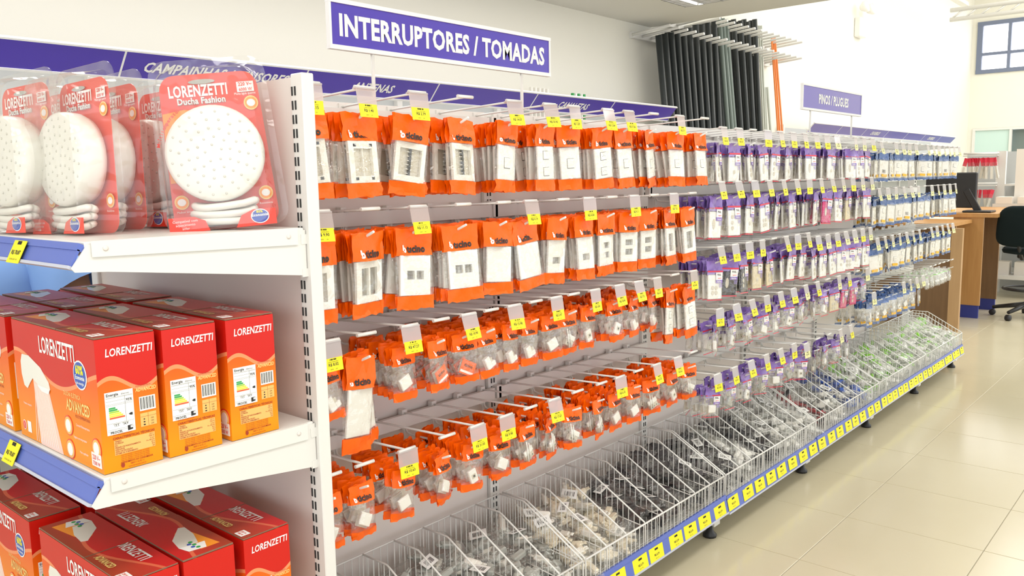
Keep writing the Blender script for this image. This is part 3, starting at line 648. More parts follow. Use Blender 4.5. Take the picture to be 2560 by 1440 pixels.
# ------------------------------------------------------------------ end display (near left)
E, EY0, EY1 = .915, 1.274, 2.232
ED = empty('end_display', (E, 1.74, 0), 'white end-of-aisle shelf unit holding shower boxes and blister packs', 'shelving')
ex = lambda mb, n, p=None, lab=None: tag(obj(n, mb, p or ED, (-E, -1.74, 0) if not p else (0, 0, 0)), lab)
ex(MB('panel_white').box(E, E+.012, 1.305, EY1-.03, .10, TOP-.004), 'back_panel')
for y0_, sg in ((EY0, 1), (EY1-.036, -1)):
    up = ex(MB('white_metal').bevbox(E-.010, E+.016, y0_, y0_+.036, 0, TOP, .002), 'upright')
    if sg < 0: continue
    sl = MB('slot_dark')
    for i in range(56):
        z = .12+i*.0252
        for dy in ((.020, .029) if sg > 0 else (.004, .013)): sl.box(E-.0112, E-.0098, y0_+dy, y0_+dy+.004, z, z+.016)
    obj('slots', sl, up)
for si, zs in enumerate((1.268, .903, .503, .12)):
    d0 = .515 if zs > .2 else .45
    sh = ex(MB('white_metal').bevbox(d0, E-.013, EY0+.012, EY1-.012, zs-.022, zs, .002), 'shelf')
    rl = MB(['blue_rail', 'rail_clear']); L_ = EY1-EY0-.036
    T = frame((d0-.018, EY1-.022, zs-.036), (0, -1, 0), (.5, 0, 1))
    rl.box(0, L_, 0, .027, 0, .004, 0, T).box(0, L_, .025, .036, -.004, .006, 0, T).box(0, L_, -.005, 0, -.002, .007, 1, T)
    obj('price_rail', rl, sh)
    for yy in (EY0+.010, EY1-.014):
        br = MB(['white_metal', 'slot_dark', 'panel_white'])
        poly = [(d0-.001, zs-.010), (d0-.022, zs-.038), (d0-.017, zs-.044), (d0+.03, zs-.047), (E-.012, zs-.088), (E-.012, zs-.004), (d0+.002, zs-.004)]
        T = frame((0, yy, 0), (1, 0, 0), (0, 0, 1)); br.prism(poly, T, -.003)
        br.prism([(d0+.008, zs+.001), (d0+.008, zs-.023), (E-.03, zs-.030), (E-.03, zs+.001)], frame((0, yy-.001, 0), (1, 0, 0), (0, 0, 1)), .0025)
        br.lathe([(.0042, 0), (.0042, .001), (.002, .0014)], 10, 2, frame((d0+.028, yy-.0036, zs-.011), (1, 0, 0), (0, 0, 1)))
        br.lathe([(.0042, 0), (.0042, .001), (.002, .0014)], 10, 2, frame((E-.05, yy-.0036, zs-.014), (1, 0, 0), (0, 0, 1)))
        br.box(E-.022, E-.008, yy-.001, yy+.004, zs-.09, zs-.075, 0); br.box(E-.022, E-.008, yy-.001, yy+.004, zs-.03, zs-.012, 0)
        obj('bracket', br, sh)
lab2 = MB(['yellow_label', 'black_ink']).box(-.001, 0, -.026, .026, -.021, .018, 0)
for i in range(12): lab2.box(-.0014, -.001, -.008+i*.0014, -.0072+i*.0014, .011, .017, 1)
lab2.text('R$ 70,87', .010, YF(-.0015, 0, -.006), 1, bold=.02); lab2.text('DUCHA 220V  UN', .004, YF(-.0015, 0, -.016), 1)
lab2 = lab2.mesh('price_label')
for (y_, z_, l) in ((1.50, 1.268, 'yellow price label on the blue rail of the top left shelf'), (1.62, .903, 'yellow price label on the blue rail of the middle left shelf, cut by frame')):
    tag(obj('price_label', lab2, None, (.515-.018-.002, y_, z_-.021), (0, .46, 0)), l, 'price label')

# shower cartons ----------------------------------------------------
CW, CLn, CH = .094, .345, .213
def oval(rx, ry, n=20): return [(rx*math.cos(2*PI*i/n), ry*math.sin(2*PI*i/n)) for i in range(n)]
def make_carton():
    P = {'sub': [], 'kids': []}
    m = MB(['carton_front', 'carton_side', 'carton_inner', 'carton_top'])
    m.box(0, CW, 0, CLn, 0, CH); m.m = [2, 3, 1, 0, 1, 0]
    P['root'] = m.mesh('carton')
    lid = MB(['carton_top', 'carton_inner']); T = Matrix.Translation((0, 0, CH+.0005)) @ Matrix.Rotation(-.004, 4, 'Y')
    lid.box(.0005, CW-.0005, .001, CLn*.42, 0, .0022, 0, T).box(.0005, CW-.0005, CLn*.425, CLn-.001, 0, .003, 0, T)
    lid.m = [1, 0, 1, 1, 1, 1]*2
    P['kids'].append(('lid_flap', lid.mesh('lid'), None))
    # front (long) face prints: u = -y
    FM = ['white_ink', 'gold_ink', 'head_white', 'steam_print', 'roundel_blue', 'yellow_label', 'orange_print', 'red_print', 'dark_red_ink', 'tan_print']
    def cut0(mb, n): P['kids'].append((n, mb.mesh(n), None)); return MB(FM)
    fr = MB(['white_ink', 'gold_ink', 'head_white', 'steam_print', 'roundel_blue', 'yellow_label', 'orange_print', 'red_print', 'dark_red_ink', 'tan_print'])
    FT = lambda u, z, e=.0006: frame((-e, CLn-u, z), (0, -1, 0), (0, 0, 1))
    fr.text('LORENZETTI', .040, FT(.195, .168), 0, bold=.02, shear=0, sx=.62)
    fr = cut0(fr, 'brand_lettering')
    head = [(-.058, .012), (-.050, .026), (-.02, .027), (.03, .012), (.062, -.010), (.066, -.022), (.05, -.028), (.02, -.022), (-.008, -.012), (-.022, -.022), (-.036, -.034), (-.05, -.03), (-.058, -.01)]
    fr.prism(head, FT(.09, .128, .0004), .0008, 2); fr.prism([(.012, -.020), (.066, -.021), (.06, -.03), (.03, -.029)], FT(.09, .1275, .0013), .0003, 0)
    st = [(-.032, 0), (.03, -.004), (.075, -.118), (-.02, -.118)]
    fr.prism(st, FT(.115, .118, .0002), .0006, 3)
    for i in range(12):
        x0_ = -.026+i*.0046; fr.prism([(x0_, -.01), (x0_+.0009, -.01), (x0_*1.9+.012, -.115), (x0_*1.9+.0105, -.115)], FT(.115, .118, .0009), .0002, 0)
    fr = cut0(fr, 'shower_picture')
    fr.text('ADVANCED', .026, FT(.265, .085), 1, bold=.03, shear=.1, sx=.62); fr.text('DUCHA ELÉTRICA', .010, FT(.245, .108), 1, bold=.01, sx=.8); fr.text('MULTITEMPERATURAS', .007, FT(.28, .076), 8, sx=.8)
    fr = cut0(fr, 'model_lettering')
    fr.prism(oval(.025, .024), FT(.285, .150, .0004), .0006, 0); fr.prism(oval(.0225, .0215), FT(.285, .150, .0011), .0003, 4)
    fr.text('60%', .020, FT(.285, .152, .0016), 5, bold=.04, sx=.8); fr.text('Economia', .0095, FT(.285, .143, .0016), 0, bold=.03, sx=.9); fr.text('de energia', .0065, FT(.285, .135, .0016), 0, bold=.02)
    fr = cut0(fr, 'economy_roundel')
    for (u, z) in ((.222, .052), (.325, .033), (.222, .012)):
        fr.prism(oval(.017, .017), FT(u, z+.005, .0003), .0005, 7); fr.prism(oval(.015, .015), FT(u, z+.005, .0009), .0002, 9); fr.prism(oval(.010, .011, 14), FT(u, z+.005, .0012), .0003, 0)
    fr.text('Controle Multitemperaturas', .006, FT(.278, .062, .0006), 0, sx=.75); fr.text('Registro com temporizador', .006, FT(.29, .040, .0006), 0, 'R', sx=.75); fr.text('Maior espalhador', .006, FT(.275, .018, .0006), 0, sx=.75)
    fr.text('Produto compacto', .006, FT(.045, .062, .0006), 0, sx=.8)
    fr = cut0(fr, 'feature_icons')
    fr.box(-.0012, -.0004, .006, .040, .008, .030, 0); fr.text('220 V~', .011, FT(CLn-.023, .0195, .0014), 7, bold=.02, sx=.8); fr.text('7500 W', .009, FT(CLn-.023, .0105, .0014), 7, bold=.02, sx=.85)
    fr.prism(oval(.008, .009), FT(.022, .022, .0004), .0004, 0); fr.prism(oval(.0068, .0078), FT(.022, .022, .0009), .0002, 7); fr.text('1', .011, FT(.022, .018, .0013), 0)
    fr.prism([(-.008, -.01), (.008, -.01), (.008, .01), (-.008, .01)], FT(.045, .022, .0004), .0005, 0)
    P['kids'].append(('voltage_marks', fr.mesh('front_print'), None))
    # narrow face prints
    ST = lambda u, z, e=.0006: frame((u, -e, z), (1, 0, 0), (0, 0, 1))
    SM = ['white_ink', 'black_ink', 'e_green', 'e_lime', 'e_yellow', 'e_red', 'tan_print', 'dark_red_ink', 'gold_ink']; sd = MB(SM)
    def cut(mb, n, mats): P['kids'].append((n, mb.mesh(n), None)); return MB(mats)
    sd.text('LORENZETTI', .0175, ST(.052, .184), 0, bold=.02, shear=.15, sx=.72)
    sd = cut(sd, 'side_lettering', SM)
    sd.box(.009, .053, -.0008, -.0003, .060, .128, 0)
    sd.text('Energia', .0062, ST(.011, .1215, .001), 1, 'L', .02); sd.text('(Elétrica)', .0035, ST(.034, .1215, .001), 1, 'L')
    for i, z in enumerate((.1195, .1185, .1135, .1085, .1065, .078, .068, .0655)): sd.box(.010, .052, -.0010, -.0008, z-.0002, z, 1)
    sd.box(.0395, .0398, -.001, -.0008, .078, .119, 1); sd.text('95%', .0055, ST(.046, .110, .001), 1, bold=.02)
    for i in range(6): sd.box(.014, .024+.0028*i, -.0012, -.0008, .1035-.0032*i-.0025, .1035-.0032*i, [2, 2, 3, 4, 4, 5][i])
    sd.prism([(0, 0), (.003, .002), (.006, .002), (.006, -.002), (.003, -.002)], ST(.044, .088, .0009), .0003, 1)
    sd.text('13,5     34,9', .0045, ST(.031, .0725, .001), 1, bold=.01); sd.text('consumo   consumo', .003, ST(.031, .0755, .001), 1)
    sd.text('PROCEL', .005, ST(.014, .0615, .001), 1, 'L', .03); sd.prism([(0, 0), (.008, .001), (.008, .003), (.004, .0035), (.004, .007), (.009, .008), (0, .008)], ST(.041, .062, .0009), .0003, 1)
    sd = cut(sd, 'energy_label', SM)
    sd.text('ADVANCED', .0085, ST(.074, .1205), 8, bold=.03, shear=.15, sx=.7); sd.text('DUCHA ELÉTRICA', .003, ST(.07, .1285), 7)
    sd = cut(sd, 'model_lettering', SM)
    sd.box(.062, .088, -.0008, -.0003, .088, .111, 0)
    for i in range(14): sd.box(.0635+i*.00165, .0635+i*.00165+(.0005 if i % 3 else .0011), -.001, -.0008, .0905, .1095, 1)
    sd = cut(sd, 'barcode_label', SM)
    sd.box(.062, .088, -.0006, -.0002, .062, .084, 6)
    for i in range(3): sd.prism(oval(.0012+.0003*i, .0012, 8), ST(.068, .074-.0045*i, .0007), .0002, 1); sd.text('220', .0032, ST(.081, .0728-.0045*i, .0008), 1)
    sd.box(.0745, .0748, -.0008, -.0006, .062, .084, 7); sd.box(.062, .088, -.0008, -.0006, .078, .0783, 7)
    sd = cut(sd, 'reference_table', SM)
    sd.text('CARACTERÍSTICAS TÉCNICAS', .0052, ST(.050, .0515), 7, bold=.03, sx=.92)
    sd.box(.018, .083, -.0006, -.0002, .026, .050, 6)
    for i, (a, b) in enumerate((('TENSÃO', '220 V~'), ('POTÊNCIA', '7500 W'), ('FIO', '6 mm²'), ('PRESSÃO DE FUNCIONAMENTO', '10 a 400 kPa'), ('DISJUNTOR', '40 A'), ('GRAU DE PROTEÇÃO', 'IP24'), ('SISTEMA DE ATERRAMENTO', 'SIM'))):
        sd.text(a, .0034, ST(.019, .0468-.0033*i, .0008), 7, 'L', .02, sx=.8); sd.text(b, .0034, ST(.082, .0468-.0033*i, .0008), 7, 'R', sx=.8)
    for i in range(4): sd.text('Leia com atenção o manual antes de instalar', .003, ST(.05, .0232-.0028*i), 7, sx=.85)
    for i in range(3): sd.text('Selo de eficiência energética do produto', .003, ST(.032, .0572-.0001-.0026*i+.0008), 7, sx=.6) if i < 1 else None
    sd.text('ATENDIMENTO AO CONSUMIDOR', .004, ST(.052, .0108), 7, bold=.02, sx=.8); sd.text('0800 0 16 02 11', .004, ST(.052, .0066), 7, sx=.85); sd.text('www.lorenzetti.com.br', .0036, ST(.052, .0025), 7, sx=.85)
    sd.prism(oval(.003, .004, 10), ST(.029, .008, .0006), .0002, 7)
    P['kids'].append(('specification_table', sd.mesh('side_print'), None))
    # top print
    TT = lambda u, v, e=.0036: frame((v, CLn-u, CH+e), (0, -1, 0), (1, 0, 0))
    tp_ = MB(['white_ink', 'gold_ink', 'head_white', 'orange_print', 'red_print', 'e_green', 'roundel_blue'])
    tp_.text('LORENZETTI', .030, TT(.235, .056), 0, bold=.02, sx=.62); tp_.text('ADVANCED', .018, TT(.245, .010), 1, bold=.03, shear=.1, sx=.62)
    tp_.prism([(-.05, .02), (.02, .03), (.05, .0), (.03, -.02), (-.05, -.03)], TT(.07, .045, .0034), .0003, 3)
    tp_.prism([(-.02, .03), (.02, .022), (.065, -.012), (.06, -.022), (.02, -.018), (-.02, -.005)], TT(.07, .045, .0038), .0003, 2)
    tp_.prism([(-.045, .03), (-.02, .035), (-.025, -.01), (-.05, .0)], TT(.07, .04, .0042), .0003, 0)
    for i in range(5): tp_.prism(oval(.004, .004, 8), TT(.03+.007*i, .05+.006*(i % 2), .0046), .0003, 6 if i % 2 else 5)
    tp_.box(.003, .022, .012, .034, CH+.0035, CH+.0042, 0); tp_.text('220 V~', .007, TT(CLn-.023, .013, .0045), 4, bold=.02, sx=.85); tp_.text('7500 W', .006, TT(CLn-.023, .006, .0045), 4, bold=.02, sx=.85)
    P['kids'].append(('top_print', tp_.mesh('top_print'), None))
    return P
CP = make_carton()
def carton_at(x, y, z, label, rz=0, flip=False):
    o = obj('shower_carton', CP['root'], None, (x, y, z), (0, 0, rz))
    if flip: o.location = (x+CW, y+CLn, z); o.rotation_euler = (0, 0, PI+rz)
    tag(o, label, 'box', 'red and orange shower cartons')
    for n, me, _ in CP['kids']: obj(n, me, o)
Z2, Z3 = .904, .504
carton_at(.522, 1.300, Z2, 'red-orange electric shower carton, front left of the three foremost on the middle shelf')
carton_at(.626, 1.296, Z2, 'red-orange electric shower carton, central of the three foremost on the middle shelf')
carton_at(.738, 1.294, Z2, 'red-orange electric shower carton, nearest the back panel on the middle shelf front')
for i, x in enumerate((.52, .628, .742)): carton_at(x, 1.672, Z2, f'red shower carton in the second row of the middle shelf, {["at the outer edge", "in the middle", "against the back panel"][i]}', R.uniform(-.02, .02))
carton_at(.535, 1.300, Z3, 'red shower carton on the lower shelf, foremost at the outer left')
carton_at(.636, 1.298, Z3, 'red shower carton turned around, LORENZETTI upside down, middle of the lower shelf', 0, True)
carton_at(.748, 1.296, Z3, 'red shower carton on the lower shelf, foremost against the back panel')
for i, x in enumerate((.535, .640, .750)): carton_at(x, 1.695, Z3, f'red shower carton in the second row of the lower shelf, {["at the outer edge", "in the middle", "against the back panel"][i]}', R.uniform(-.015, .015))

# blister packed shower heads --------------------------------------
def rrect(w, h, r, n=5, taper=0):
    p = []
    for cx, cz, a0 in ((w/2-r, h-r, 0), (-w/2+r, h-r, PI/2), (-w/2+r, r, PI), (w/2-r, r, 3*PI/2)):
        for i in range(n+1):
            a = a0+PI/2*i/n; x = cx+r*math.cos(a); z = cz+r*math.sin(a); p.append((x*(1-taper*z/h), z))
    return p
def make_blister():
    W, H = .176, .262; P = {'kids': [], 'sub': []}
    FT = lambda x, z, y: XF(x, y, z)
    # clear shell: back outline -> bulged front
    sh = MB('shell_clear'); n = 24
    rings = []
    for (w, h, y, z0_) in ((W+.034, H+.026, .012, -.001), (W+.034, H+.026, .010, -.001), (W+.012, H+.012, .009, .0), (W+.008, H+.007, -.004, .001), (W*1.0, H*1.0, -.040, .002), (W*.92, H*.97, -.056, .006)):
        rings.append([(x, y, z+z0_) for x, z in rrect(w, h, .03, 5, .10)])
    v = [p for r_ in rings for p in r_]; k = len(rings[0]); f = []
    for a in range(len(rings)-1):
        for i in range(k): j = (i+1) % k; f.append((a*k+i, a*k+j, (a+1)*k+j, (a+1)*k+i))
    f.append(tuple((len(rings)-1)*k+i for i in range(k))); sh.add(v, f, 0, False); P['root'] = sh.mesh('clear_shell')
    cd_ = MB(['red_print', 'orange_print']); cd_.prism(rrect(W, H, .026, 5, .10), FT(0, 0, .008), -.0012, 0)
    # orange band left of the head
    cd_.prism([(-.083, .085), (-.080, .200), (-.045, .205), (.01, .198), (-.02, .165), (-.062, .125), (-.070, .085)], FT(0, 0, .0066), .0005, 1)
    P['kids'].append(('backing_card', cd_.mesh('card'), None))
    hd = MB(['head_white', 'dimple']); T = frame((0, .008, .126), (1, 0, 0), (0, 0, 1))
    hd.lathe([(.055, 0), (.074, .006), (.079, .018), (.080, .036), (.078, .0465), (.073, .0495), (.05, .0502), (.0, .0505)], 44, 0, T)
    P['kids'].append(('shower_head', hd.mesh('head'), None))
    nz = MB(['dimple', 'head_white'])
    for r_, c in ((.014, 5), (.027, 10), (.041, 15), (.055, 18), (.068, 20)):
        for i in range(c):
            a = 2*PI*i/c+r_*30; cx, cz = r_*math.cos(a), r_*math.sin(a)
            zz = .0507 if r_ < .06 else .0498
            nz.lathe([(.0022, zz-.001), (.0022, zz+.0002), (.0016, zz+.0006)], 8, 0, T @ Matrix.Translation((cx, cz, 0))); nz.lathe([(.0011, zz+.0005), (.0006, zz+.0012)], 6, 1, T @ Matrix.Translation((cx, cz, 0)))
    P['sub'].append((1, 'nozzles', nz.mesh('nozzles')))
    hs = MB('head_white')
    for i in range(3):
        z = .014+.0135*i; pts = []
        for q in range(17):
            a = 2*PI*q/16; pts.append((.050*math.copysign(abs(math.cos(a))**.5, math.cos(a))+.004*(i-1), -.020+.016*math.sin(a), z+.003*math.sin(a*2+i)))
        hs.tube(pts, .0062, 8, 0, True)
    P['kids'].append(('coiled_hose', hs.mesh('hose'), None))
    pr = MB(['white_ink', 'roundel_blue', 'gold_ink', 'red_print', 'black_ink', 'yellow_label', 'orange_print', 'grey_plastic'])
    pr.text('LORENZETTI', .026, FT(-.018, .226, .0058), 0, bold=.03, sx=.62); pr.text('Ducha Fashion', .0145, FT(-.014, .213, .0056), 7, bold=.05, sx=.85); pr.text('Ducha Fashion', .0145, FT(-.0145, .2135, .0052), 0, bold=.015, sx=.9)
    # slot for hanging
    pr.prism([(.022*math.cos(a), .004*math.sin(a)) for a in [2*PI*i/14 for i in range(14)]], FT(-.01, .249, .0058), .0004, 7)
    T = Matrix.Rotation(.12, 4, 'Y')
    pr.prism([(-.014, -.009), (.014, -.009), (.014, .008), (-.014, .008)], FT(.060, .236, .0058), .0004, 0); pr.text('220 V~', .0085, FT(.060, .237, .0050), 3, bold=.03, sx=.85); pr.text('6000 W', .0075, FT(.060, .2285, .0050), 3, bold=.02, sx=.85)
    txt = 'Multitemperaturas'
    for i, ch in enumerate(txt):
        a = math.radians(166-i*3.0); rad = .093
        c = (rad*math.cos(a)+.0, .126+rad*math.sin(a)); t = a-PI/2
        pr.text(ch, .0085, frame((c[0], .0050, c[1]), (math.cos(t), 0, math.sin(t)), (-math.sin(t), 0, math.cos(t))), 3 if i < 30 else 0, bold=.03)
    for (x, z, c) in ((.066, .208, 2), (-.070, .052, 2), (.070, .055, 2)):
        pr.prism(oval(.012, .012), FT(x, z, .0056), .0003, 2); pr.prism(oval(.010, .010), FT(x, z, .0052), .0003, 6); pr.prism(oval(.007, .006), FT(x, z, .0048), .0003, 0)
    pr.text('Muita água quente', .006, FT(.058, .2225, .0056), 0, sx=.8); pr.text('Melhor área', .005, FT(-.068, .034, .0056), 0); pr.text('Resistência', .005, FT(.068, .036, .0056), 0)
    P['kids'].append(('card_print', pr.mesh('print'), None))
    ft = MB(['red_print', 'white_ink', 'roundel_blue', 'yellow_label'])
    ft.prism([(-.086, .001), (-.022, .001), (-.028, .018), (-.045, .026), (-.086, .027)], FT(0, 0, -.050), .0006, 0); ft.prism([(.086, .001), (.020, .001), (.03, .02), (.05, .028), (.086, .027)], FT(0, 0, -.050), .0006, 0)
    ft.text('Compatível com', .006, FT(-.060, .018, -.0512), 1); ft.text('aquecimento', .006, FT(-.060, .012, -.0512), 1); ft.text('solar', .006, FT(-.060, .006, -.0512), 1)
    ft.prism(oval(.015, .012), FT(.060, .016, -.0508), .0004, 1); ft.prism(oval(.0135, .0105), FT(.060, .016, -.0514), .0004, 2); ft.text('Economia', .0065, FT(.060, .016, -.0520), 1, bold=.03); ft.text('80%', .006, FT(.060, .0215, -.0520), 3, bold=.03)
    P['kids'].append(('base_sticker', ft.mesh('base'), None))
    return P
BL = make_blister()
def blister(x, y, ang, label, tilt=-.03, lean=-.03):
    o = obj('shower_blister', BL['root'], None, (x, y, 1.2685), (tilt, lean, ang)); o.scale = (1.06, 1.0, 1.07 if lean < -.05 else 1.0); tag(o, label, 'blister pack', 'blister-packed white shower heads')
    ks = [obj(n, me, o) for n, me, _ in BL['kids']]
    for i, n, me in BL['sub']: obj(n, me, ks[i])
blister(.811, 1.389, -.66, 'clear blister with round white shower head, facing front beside the upright', lean=-.085)
blister(.610, 1.505, -1.50, 'clear blister with round white shower head, seen obliquely, central of the row')
blister(.565, 1.640, -1.46, 'clear blister with white shower head, cut by the left frame edge')
blister(.690, 1.570, -1.52, 'clear blister with white shower head, directly behind the central oblique one')
blister(.665, 1.715, -1.50, 'clear blister with white shower head, behind the one cut by the frame')
blister(.790, 1.585, -1.5, 'clear blister with white shower head, deepest, against the back panel')

# ------------------------------------------------------------------ wall shelving behind, with header signs
def wall_run(x0, x1, n, texts, label, y=3.5, z0_=1.80, z1_=1.893, size=.068):
    o = empty('wall_shelving', (x0, y, 0), label, 'shelving')
    dx = (x1-x0)/n
    for k in range(n):
        a, b = x0+k*dx, x0+(k+1)*dx
        obj('back_panel', MB('grey_panel').box(a+.02, b-.02, y+.30, y+.31, .1, z1_-.03), o, (-x0, -y, 0))
        obj('upright', MB('white_metal').box(a-.02, a+.02, y+.27, y+.32, 0, z1_), o, (-x0, -y, 0))
        T = frame((a, y+.02, z0_), (1, 0, 0), (0, -.9, 1)); hgt = (z1_-z0_)*1.34
        pn = obj('header_panel', MB(['sign_blue', 'sign_white']).box(.004, dx-.004, 0, hgt, 0, .006, 0, T).box(0, dx, hgt, hgt+.008, -.004, .010, 1, T).box(0, dx, -.010, 0, -.004, .010, 1, T).box(-.004, .004, 0, hgt, 0, .0075, 1, T), o, (-x0, -y, 0))
        if texts[k]: obj('lettering', MB('white_ink').text(texts[k], size, T @ Matrix.Translation((dx/2, hgt*.28, .0075)), 0, bold=.03, shear=.25, sx=.85), pn)
        for zz in (.45, .85, 1.25, 1.62): obj('shelf', MB('white_metal').box(a+.02, b-.02, y, y+.3, zz-.02, zz), o, (-x0, -y, 0))
    return o
wall_run(-.16, 6.0, 7, [None, None, 'CAMPAINHAS / SENSORES', 'ANTENAS', None, 'CANALETAS', None], 'white wall shelving with slanted blue header signs behind the gondola')
wall_run(8.9, 14.8, 7, [None, None, 'CHUVEIROS', None, None, 'CHUVEIROS', None], 'distant wall shelving with slanted blue CHUVEIROS header signs', z0_=1.80, z1_=1.885)
# trunking lengths standing behind the signs
for i in range(10):
    x = 4.52+i*.045 if i < 5 else 5.0+(i-5)*.035
    o = obj('cable_trunking', MB('white_plastic' if i < 5 else ('e_green' if i % 2 else 'bright_plastic')).box(x, x+.016, 3.72, 3.74, 0.0, 1.975 if i < 5 else 1.965))
    tag(o, 'short ' + ('cream' if i < 5 else 'green and white') + ' cable trunking end sticking up behind the CANALETAS sign', 'trunking', 'cream trunking ends' if i < 5 else 'green and white trunking ends')
# wall-mounted pipe racks and pipes
def rack(x0, x1, z, label):
    o = empty('pipe_rack', (x0, WY, z), label, 'rack')
    obj('wall_rail', MB('white_metal').box(0, x1-x0, -.04, 0, -.025, .025), o)
    n = int((x1-x0)/.135)
    for i in range(n+1):
        x = (x1-x0)*i/n; obj('prong', MB('white_metal').tube([(x, -.03, 0), (x, -.38, .03)], .012, 6), o)
rack(5.95, 8.6, 2.50, 'upper white wall rack with prongs holding long pipes'); rack(5.95, 8.6, 2.66, 'topmost white prong rail just above the pipe rack')
camO = Vector((0, 0, 1.35))
def ray_at(px, py, y):
    d = F*2078.7 + rr*(px-1280) - uu*(py-720); t = y/d.y; return camO + d*t
def pipe(px, ptop, pxb, y, r, m, label, group, name='pipe', bot=.02):
    a = ray_at(px, ptop, y); b = ray_at(pxb, 300, y); d = (b-a)/(b.z-a.z); q = a + d*(bot-a.z)
    tag(obj(name, MB(m).tube([a, (a+q)/2 + Vector((R.uniform(-.02, .02), 0, 0)), q], r, 10)), label, 'pipe', group)
for i in range(20):
    px = 1646+i*7.7; pipe(px, 86-i*1.8+R.uniform(-3, 3), px+20-i*.4, 3.60+.055*(i % 2), .026, 'pipe_black', f'long black conduit, {ORD[i]} from left in the left bundle on the pipe rack', 'black conduits of the left bundle')
for i in range(3):
    px = 1798+i*8; pipe(px, 44+i*2, px+21, 3.62, .022, 'pipe_grey', f'greenish grey conduit, {ORD[i]} from left, between the two black bundles', 'greenish grey conduits')
for i in range(9):
    px = 1816+i*8.8; pipe(px, 54-(i % 3)*3, px+12+6*(8-i)/8, 3.64+.05*(i % 2), .024, 'pipe_black', f'long black conduit, {ORD[i]} from left in the right bundle on the pipe rack', 'black conduits of the right bundle')
for i in range(3): pipe(1893+i*5, 64, 1900+i*6, 3.66, .010, 'pipe_light', f'thin pale conduit, {ORD[i]} from left, right of the black bundles', 'thin pale conduits')
for i in range(3): pipe(1929+i*4, 92, 1944+i*4.5, 3.66, .010, 'pipe_orange', f'thin orange conduit, {ORD[i]} from left, at the right of the rack', 'thin orange conduits')
for i in range(2): pipe(1912+i*6, 218, 1915+i*9, 3.68, .014, 'pipe_light', f'short pale conduit, {ORD[i]} of two before the orange ones', 'short pale conduits')
# emergency light on the wall
em = empty('emergency_lamp', (ray_at(2150, 50, WY-.03)), 'white twin-head emergency lamp high on the left wall', 'lamp')
obj('body', MB('bright_plastic').bevbox(-.12, .12, -.05, .03, -.22, .02, .01), em)
for sx in (-1, 1): obj('spot', MB('bright_plastic').lathe([(.03, 0), (.07, .05), (.075, .09)], 14, 0, frame((sx*.12, -.04, .12), (1, 0, 0), (0, .3, 1))), em)
# recessed ceiling fixture
cf = empty('ceiling_light', (5.36, 2.87, 2.6), 'recessed louvred fluorescent light in the low ceiling', 'lamp')
obj('frame', MB('white_metal').box(-.32, .32, -.33, .33, -.004, .01).mesh('f'), cf)
lv = MB('reflector')
for i in range(7): lv.box(-.30+i*.1-.003, -.30+i*.1+.003, -.31, .31, -.016, -.005)
for j in range(5): lv.box(-.3, .3, -.30+j*.15-.003, -.30+j*.15+.003, -.016, -.005)
obj('louvre', lv, cf)
obj('tube_lamp', MB('lamp_glow').tube([(-.28, -.22, -.012), (.28, -.22, -.012)], .006, 8).tube([(-.28, .2, -.012), (.28, .2, -.012)], .006, 8), cf)
# trusses / conduits under the high ceiling
for i, (a, b) in enumerate((((2375, 50), (2560, 28)),)):
    p = ray_at(a[0], a[1], 3.0); T_ = (p.x, p.y, p.z)
    o = empty('roof_truss', T_, 'white lattice truss under the high ceiling near the window', 'truss')
    m = MB('white_metal').tube([(0, 0, 0), (0, -5, 0)], .03, 6).tube([(0, 0, .12), (0, -5, .12)], .03, 6); obj('chords', m, o)
    l = MB('white_metal')
    for k in range(30): l.tube([(0, -k*.165, 0), (0, -(k+1)*.165, .12)], .012, 4)
    obj('lattice', l, o)
p = ray_at(2395, 12, 3.4)
tag(obj('cable_tray', MB('white_metal').box(p.x-2.5, p.x+.2, p.y-.1, p.y, p.z, p.z+.05)), 'white cable tray hung under the high ceiling', 'tray')
fx = empty('strip_light', (14.2, 1.9, 4.05), 'suspended white fluorescent strip before the high window', 'lamp')
obj('housing', MB('white_metal').box(-.1, .1, -2, .35, 0, .06), fx); obj('tube_lamp', MB('lamp_glow').tube([(0, -1.95, -.02), (0, .3, -.02)], .02, 8), fx)

# ------------------------------------------------------------------ service counter, monitor, chair
ct = empty('service_counter', (7.7, 1.7, 0), 'tall oak service counter with blue kick panels beyond the gondola', 'counter')
cx = lambda mb, n, lab=None: tag(obj(n, mb, ct, (-7.7, -1.7, 0)), lab)
cx(MB('oak_pale').box(7.70, 7.75, 1.70, 1.785, 0, .875), 'side_panel'); cx(MB('oak_dark_shaded').box(7.9, 7.93, 1.80, 3.2, .0, .88), 'front_panel', 'dark shaded oak front')  # shade on the counter front is put into its darker oak colour
cx(MB('oak').box(8.5, 8.53, 1.71, 1.96, .12, .93), 'end_panel', 'bright oak end panel'); cx(MB('kick_blue').box(8.512, 8.54, 1.72, 1.95, .0, .12), 'kick_panel', 'blue kick panel')
cx(MB('oak_dark_shaded').box(9.1, 9.13, 1.69, 1.86, .11, .90), 'inner_panel'); cx(MB('kick_blue').box(9.11, 9.14, 1.70, 1.86, 0, .11), 'kick_panel', 'blue kick panel')
cx(MB('oak').box(8.48, 10.1, 1.60, 2.45, .93, .965), 'worktop'); cx(MB('oak').box(7.70, 8.48, 1.80, 3.2, .88, .91), 'low_worktop')
cx(MB('panel_white').box(9.15, 9.9, 1.9, 1.92, .5, .93), 'drawer_front')
mo = empty('monitor', (8.75, 2.0, .966), 'black computer monitor on the oak counter, seen from behind', 'monitor')
obj('screen', MB('black_plastic').bevbox(-.03, .02, -.17, .27, .04, .37, .008), mo); obj('stand', MB('black_plastic').tube([(.02, .2, .0), (-.01, .22, .2)], .03, 8).lathe([(.12, 0), (.12, .01), (.03, .03)], 20, 0, Matrix.Translation((0, .2, 0))), mo)
